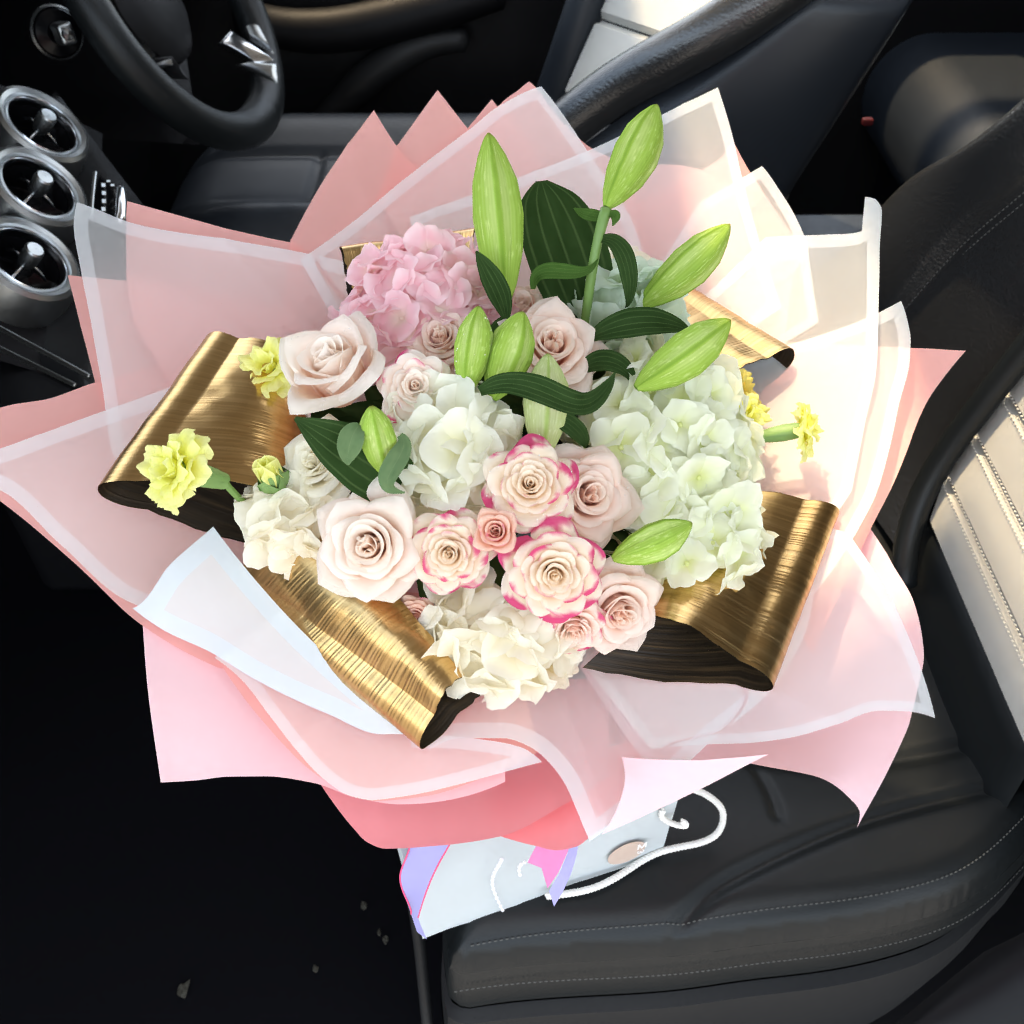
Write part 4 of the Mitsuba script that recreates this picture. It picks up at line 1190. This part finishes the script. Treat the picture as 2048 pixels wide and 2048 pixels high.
# ---------------------------------------------------------------- hydrangeas
hydrangea(thing('hydrangea', 'pink hydrangea head behind the big blush rose', 'hydrangea'), P(858, 645, .640), (.047, .047, .044), view_axis(-.1, .45), 'hydp', 74, .0180, 1, cover=1.75, jag=.02)
hydrangea(thing('hydrangea', 'big white hydrangea head filling the right of the bouquet', 'hydrangea'), P(1310, 915, .615), (.053, .060, .050), view_axis(.35, .1), 'hydw', 70, .0205, 2, cover=1.75)
hydrangea(thing('hydrangea', 'lower white hydrangea head above the lower right gold leaf', 'hydrangea'), P(1360, 1070, .605), (.044, .040, .044), view_axis(.55, -.35), 'hydw', 46, .0195, 3, cover=1.75)
hydrangea(thing('hydrangea', 'greenish white hydrangea at the back between dark leaves', 'hydrangea'), P(1238, 655, .650), (.034, .032, .034), view_axis(.1, .5), 'hydg', 30, .020, 4, cover=1.7)

hydrangea(thing('hydrangea', 'white hydrangea with broad petals in the middle below the lily buds', 'hydrangea'), P(905, 918, .566), (.032, .036, .029), view_axis(-.05, .15), 'white', 34, .0235, 6, cover=1.6, jag=.02)
hydrangea(thing('hydrangea', 'cream hydrangea with broad petals lowest in the front of the bouquet', 'hydrangea'), P(985, 1262, .560), (.036, .024, .028), view_axis(-.05, -.45), 'cream', 28, .0245, 7, cover=1.65, jag=.02)
hydrangea(thing('hydrangea', 'small cream hydrangea at the lower left above the left gold leaves', 'hydrangea'), P(598, 1036, .575), (.023, .021, .022), view_axis(-.4, -.1), 'cream', 24, .0200, 8, cover=1.65, jag=.02)

# ---------------------------------------------------------------- roses
def put_rose(name, label, cat, px, py, d, dia, tx, ty, pal, seed, layers, spin=0.0, pink=0.0, ruf=0.0, amp=.03):
    ax = view_axis(tx, ty)
    size = dia / 2 * d / K
    o = P(px, py, d) - ax * size * .60
    rose(thing(name, label, cat), o, ax, size, pal, seed, layers, spin, pink, ruf, amp)


put_rose('rose', 'big blush rose tilted to the upper left with a curled outer petal', 'rose', 660, 722, .560, 275, -.35, .75, 'pale', 11, ROSE_BUD)
put_rose('rose', 'big blush rose facing the viewer above the front left gold leaf', 'rose', 735, 1092, .513, 268, -.05, .0, 'pale', 12, ROSE, spin=.4)
put_rose('rose', 'blush rose in front of the big dark lily leaf', 'rose', 1105, 685, .575, 240, .1, .3, 'blush', 13, ROSE)
put_rose('rose', 'blush rose half hidden by the left pair of lily buds', 'rose', 880, 672, .585, 185, -.1, .35, 'blush', 14, ROSE)
put_rose('rose', 'blush rose right of the topmost pink edged rose', 'rose', 1182, 988, .540, 235, .25, .1, 'blush', 15, ROSE)
put_rose('rose', 'blush rose at the lower right edge above the gold leaf opening', 'rose', 1243, 1228, .540, 225, .3, -.3, 'blush', 16, ROSE)
put_rose('rose', 'cream rose at the back right behind the lily stem', 'rose', 1243, 525, .70, 175, .15, .6, 'cream', 17, ROSE)
put_rose('rose', 'blush petals of a rose just left of the dark leaf', 'rose', 1045, 610, .63, 120, -.1, .5, 'blush', 18, ROSE_BUD)
put_rose('spray_rose', 'pink edged spray rose left of the front lily buds', 'rose', 830, 768, .540, 165, .05, .1, 'pale', 21, SPRAY, pink=.75, ruf=.02)
put_rose('spray_rose', 'pink edged spray rose topmost in the front cluster', 'rose', 1062, 965, .508, 205, .0, .1, 'spray', 22, SPRAY, pink=1.0, ruf=.035)
put_rose('spray_rose', 'pink edged spray rose beside the big front blush rose', 'rose', 895, 1110, .510, 192, -.05, -.1, 'spray', 23, SPRAY, pink=.9, ruf=.035)
put_rose('spray_rose', 'small half open pink edged rose in the middle of the cluster', 'rose', 990, 1062, .505, 108, -.1, .1, 'peach', 24, ROSE_BUD, pink=.5)
put_rose('spray_rose', 'largest pink edged spray rose with a pale cream centre', 'rose', 1112, 1155, .503, 220, .05, -.15, 'spray', 25, SPRAY, pink=1.15, ruf=.04)
put_rose('spray_rose', 'small peach rose tucked under the front blush rose', 'rose', 828, 1240, .545, 90, -.2, -.35, 'peach', 26, SPRAY, pink=.4, ruf=.03)
put_rose('spray_rose', 'pale pink edged rose below the largest spray rose', 'rose', 1150, 1275, .530, 165, .1, -.7, 'blush', 27, SPRAY, pink=.8, ruf=.03)
put_rose('spray_rose', 'pink edged rose half hidden at the left under the tilted rose', 'rose', 560, 850, .60, 120, -.7, .0, 'pale', 28, SPRAY, pink=.7, ruf=.04)
put_rose('white_rose', 'cream rose at the left behind the yellow bud', 'flower', 625, 920, .548, 200, -.35, .15, 'cream', 32, ROSE, ruf=.02)
put_rose('white_rose', 'white ruffled flower beside the stem of the tall bud', 'flower', 1215, 640, .625, 150, .0, .5, 'white', 35, RUFFLED, ruf=.04)

# ---------------------------------------------------------------- carnations
carnation(thing('carnation', 'yellow carnation in front of the left gold leaf with its stem', 'carnation'), P(365, 942, .530), view_axis(-.65, .2), .0225, 'lemon', 41, stem=[P(500, 1015, .57), P(570, 1045, .60)])
carnation(thing('carnation', 'yellow carnation half hidden behind the tilted blush rose', 'carnation'), P(550, 742, .60), view_axis(-.5, .4), .023, 'lemon', 42)
carnation(thing('carnation', 'yellow carnation behind the top of the big white hydrangea', 'carnation'), P(1462, 790, .655), view_axis(.9, .5), .021, 'gold_lemon', 43)
carnation(thing('carnation', 'yellow carnation tucked against the right side of the white hydrangea', 'carnation'), P(1488, 835, .635), view_axis(.9, .0), .018, 'lemon', 44)
carnation(thing('carnation', 'yellow carnation facing right with a green calyx at the far right', 'carnation'), P(1598, 860, .62), view_axis(3.2, .55), .0185, 'lemon', 45, fan=.8, stem=[P(1500, 905, .63), P(1440, 930, .64)])
kb = thing('carnation_bud', 'closed yellow carnation bud with a green calyx at the left', 'flower bud')
Bb = Bloom(kb, P(556, 972, .555), unit(P(512, 905, .530) - P(556, 972, .555)), .0205)
for i in range(5):
    v, f, U, V = petal(i * 1.257, r0=.16, a0=84, a1=104, L=1.12, hw=.36, wrap=.34, tc=.9, curl=10, seed=i + 5, tip=.2, base=.5, amp=.02, z0=-.02)
    v[:, :2] *= 1.25
    Bb.put('petal', v, f, tint('lemon', U, V, v, i), 'petal_lemon')
for i in range(4):
    v, f, U, V = petal(i * 1.571 + .5, r0=.12, a0=62, a1=100, L=.86, hw=.46, wrap=.42, tc=.9, curl=4, seed=i, tip=.55, tipn=1.5, base=.4, amp=.01, z0=-.08)
    v[:, :2] *= 1.30
    Bb.put('sepal', v, f, m='calyx_green')
part(kb, 'stem', tube([P(553, 968, .556), P(572, 985, .57), P(640, 1010, .60)], .0022, 10, sub=6), 'stem_green', True)

# ---------------------------------------------------------------- lily buds and leaves
def bud(label, b, t, w, seed, spin=0.0, col='lily_green', bend=.05):
    k = thing('lily_bud', label, 'lily bud')
    base, tip = P(*b), P(*t)
    lily_bud(k, base, tip, w * .94 * (b[2] + t[2]) / 2 / K, seed, spin, col, bend)
    return k


bud('tallest lily bud pointing straight up at the back', (1010, 612, .600), (977, 266, .590), 112, 1, spin=.55, bend=.02)
k2 = bud('highest lily bud on a bare stem leaning right', (1213, 415, .585), (1314, 209, .590), 96, 2, spin=.2)
part(k2, 'stem', tube([P(1213, 418, .585), P(1196, 480, .588), P(1180, 570, .60), P(1165, 680, .62)], [.0036, .0030, .0030, .0028], 12, sub=8), 'stem_green', True)
bud('lily bud at the upper right leaning outward', (1282, 612, .615), (1460, 449, .610), 88, 3, spin=-.2)
bud('lily bud at the right lying over the white hydrangea', (1272, 776, .560), (1461, 640, .560), 104, 4, spin=.5)
bud('left one of the two front lily buds', (930, 786, .545), (958, 612, .545), 82, 5, spin=.3, bend=.03)
bud('right one of the two front lily buds', (985, 800, .550), (1046, 623, .548), 98, 6, spin=.9, bend=.03)
bud('pale lily bud behind the long twisted leaf', (1085, 915, .550), (1096, 707, .540), 104, 7, spin=.5, col='lily_pale', bend=.02)
bud('short lily bud among the leaves at the left of the white flower', (775, 950, .530), (742, 812, .505), 80, 8, spin=.6, bend=-.02)
bud('lily bud lying to the right below the white hydrangea', (1225, 1118, .530), (1384, 1046, .530), 86, 9, spin=-.5)


def leaf(label, pts, w, m='leaf_dark', **kw):
    k = thing('lily_leaf', label, 'leaf')
    P3 = [P(*q) for q in pts]
    blade(P3, w * np.mean([q[2] for q in pts]) / K, m, k, **kw)


leaf('broad dark lily leaf standing behind the bare stem', [(1180, 668, .63), (1150, 560, .622), (1112, 450, .622), (1083, 362, .630)], 168, fold=.12, prof=([0, .15, .4, .65, .85, .95, 1], [.5, .8, 1, .98, .74, .42, .02]), up=unit(-FWD + RTV * .2))
leaf('small light leaf curling across the broad dark leaf', [(1066, 578, .600), (1085, 545, .590), (1130, 545, .585), (1196, 517, .590)], 36, 'leaf_mid', roll=.5)
leaf('narrow dark leaf against the base of the tallest bud', [(1012, 640, .585), (1000, 590, .58), (975, 540, .575), (952, 502, .577)], 48, roll=.3)
leaf('arched leaf falling right from the bare stem', [(1196, 480, .588), (1236, 490, .58), (1258, 540, .58), (1250, 615, .60)], 40, roll=-.9)
leaf('short leaf behind the neck of the highest bud', [(1220, 432, .590), (1190, 432, .592), (1148, 416, .60)], 26, 'leaf_mid')
leaf('bent leaf tip just under the highest bud', [(1216, 430, .584), (1230, 432, .580), (1225, 452, .581)], 22, 'leaf_mid')
leaf('long twisted leaf crossing in front of the pale bud', [(960, 783, .535), (1030, 768, .522), (1100, 790, .515), (1165, 810, .518), (1210, 780, .525), (1230, 745, .530)], 62, roll=.7, prof=([0, .1, .4, .7, .9, 1], [.3, .6, .95, .9, .45, .02]))
leaf('dark leaf lying behind the right lily bud', [(1180, 676, .590), (1240, 652, .585), (1310, 645, .585), (1385, 665, .595)], 62, roll=.4)
leaf('big dark leaf left of the short bud', [(812, 985, .540), (740, 930, .522), (660, 880, .516), (590, 836, .522)], 130, prof=([0, .15, .4, .65, .9, 1], [.5, .9, 1, .75, .25, .02]), fold=.15)
leaf('small grey green leaf lying on the big dark leaf', [(720, 850, .510), (705, 872, .505), (697, 900, .506), (697, 930, .510)], 52, 'leaf_grey', roll=.3)
leaf('grey green leaf wrapped round the white flower beside the short bud', [(800, 870, .515), (795, 920, .508), (775, 960, .507), (810, 985, .515)], 46, 'leaf_grey', roll=-.5)
leaf('dark leaf between the pale bud and the white hydrangea', [(1088, 832, .545), (1120, 838, .54), (1150, 858, .545), (1170, 895, .56)], 40)
leaf('dark leaf tip over the lower right gold leaf', [(1300, 1200, .585), (1350, 1188, .58), (1400, 1186, .578), (1440, 1197, .58)], 36)
leaf('curved dark leaf under the base of the right bud', [(1165, 745, .585), (1205, 722, .575), (1245, 735, .572), (1268, 775, .575)], 46, roll=.4)
leaf('dark leaf behind the two front lily buds', [(960, 790, .575), (978, 720, .575), (1000, 660, .58), (1020, 630, .59)], 56)
leaf('dark leaf under the tilted blush rose', [(830, 870, .575), (800, 845, .57), (770, 835, .575), (730, 830, .58)], 40)
# the green mass of stems and leaves that closes the dome below the flowers
kf = thing('foliage', 'dark green foliage between the flower stems', 'foliage', kind='stuff')
rg_ = np.random.default_rng(5)
V_, F_, UV_, n_ = [], [], [], 0
for i in range(240):
    a, r = rg_.uniform(0, 6.28), math.sqrt(rg_.random()) * .112
    c = DC + np.array([r * math.cos(a), r * math.sin(a) * .95, .075 * (1 - (r / .16) ** 2) - .015 + rg_.normal(0, .006)])
    ax = unit(np.array([math.cos(a), math.sin(a), rg_.uniform(.2, 1.0)]) + rg_.normal(0, .4, 3))
    Fm = frame_of(ax)
    L, w = rg_.uniform(.03, .055), rg_.uniform(.006, .012)
    t = np.linspace(0, 1, 6)
    for j, tj in enumerate(t):
        ww = w * math.sin(math.pi * min(.97, .1 + tj * .9))
        for u in (-1, 0, 1):
            V_.append(c + Fm @ np.array([u * ww, abs(u) * ww * .3 - .4 * L * tj * tj, (tj - .3) * L]))
            UV_.append([u, tj])
    F_.append(grid_faces(3, 6) + n_)
    n_ += 18
part(kf, None, (np.array(V_), np.vstack(F_)), 'leaf_dark', True, uv=leaf_col(np.array(UV_)[:, 0], np.array(UV_)[:, 1], 'leaf_dark', 3))


# ---------------------------------------------------------------- dew on some of the petals and leaves
def dew(key, pieces, n, seed, r0=.00018, r1=.00042, top=.5):
    rg = np.random.default_rng(seed)
    ms = []
    for k in pieces:
        v, f, nr, uv, c = meshkit.WRITTEN[scene[k]['filename']]
        q = v[int(len(v) * top):]
        nn = nr[int(len(v) * top):]
        face = np.sign((nn * -FWD).sum(1))
        ix = rg.choice(len(q), min(n, len(q)), replace=False)
        for i in ix:
            s = trimesh.creation.icosphere(subdivisions=1, radius=rg.uniform(r0, r1))
            s.vertices = s.vertices + q[i] + nn[i] * face[i] * r0 * .6
            ms.append(s)
    part(key, 'dew_drop', join(ms), 'dew', True, kind='stuff')


def petals_of(key, last=99):
    return [k for k in scene if k.startswith(key + '__')][-last:]


dew('rose', petals_of('rose', 9), 14, 1)
dew('rose_003', petals_of('rose_003', 16), 8, 2)
dew('rose_004', petals_of('rose_004', 12), 5, 3)
dew('spray_rose_001', petals_of('spray_rose_001', 14), 4, 4)
dew('lily_bud_004', petals_of('lily_bud_004'), 9, 5, top=.2)
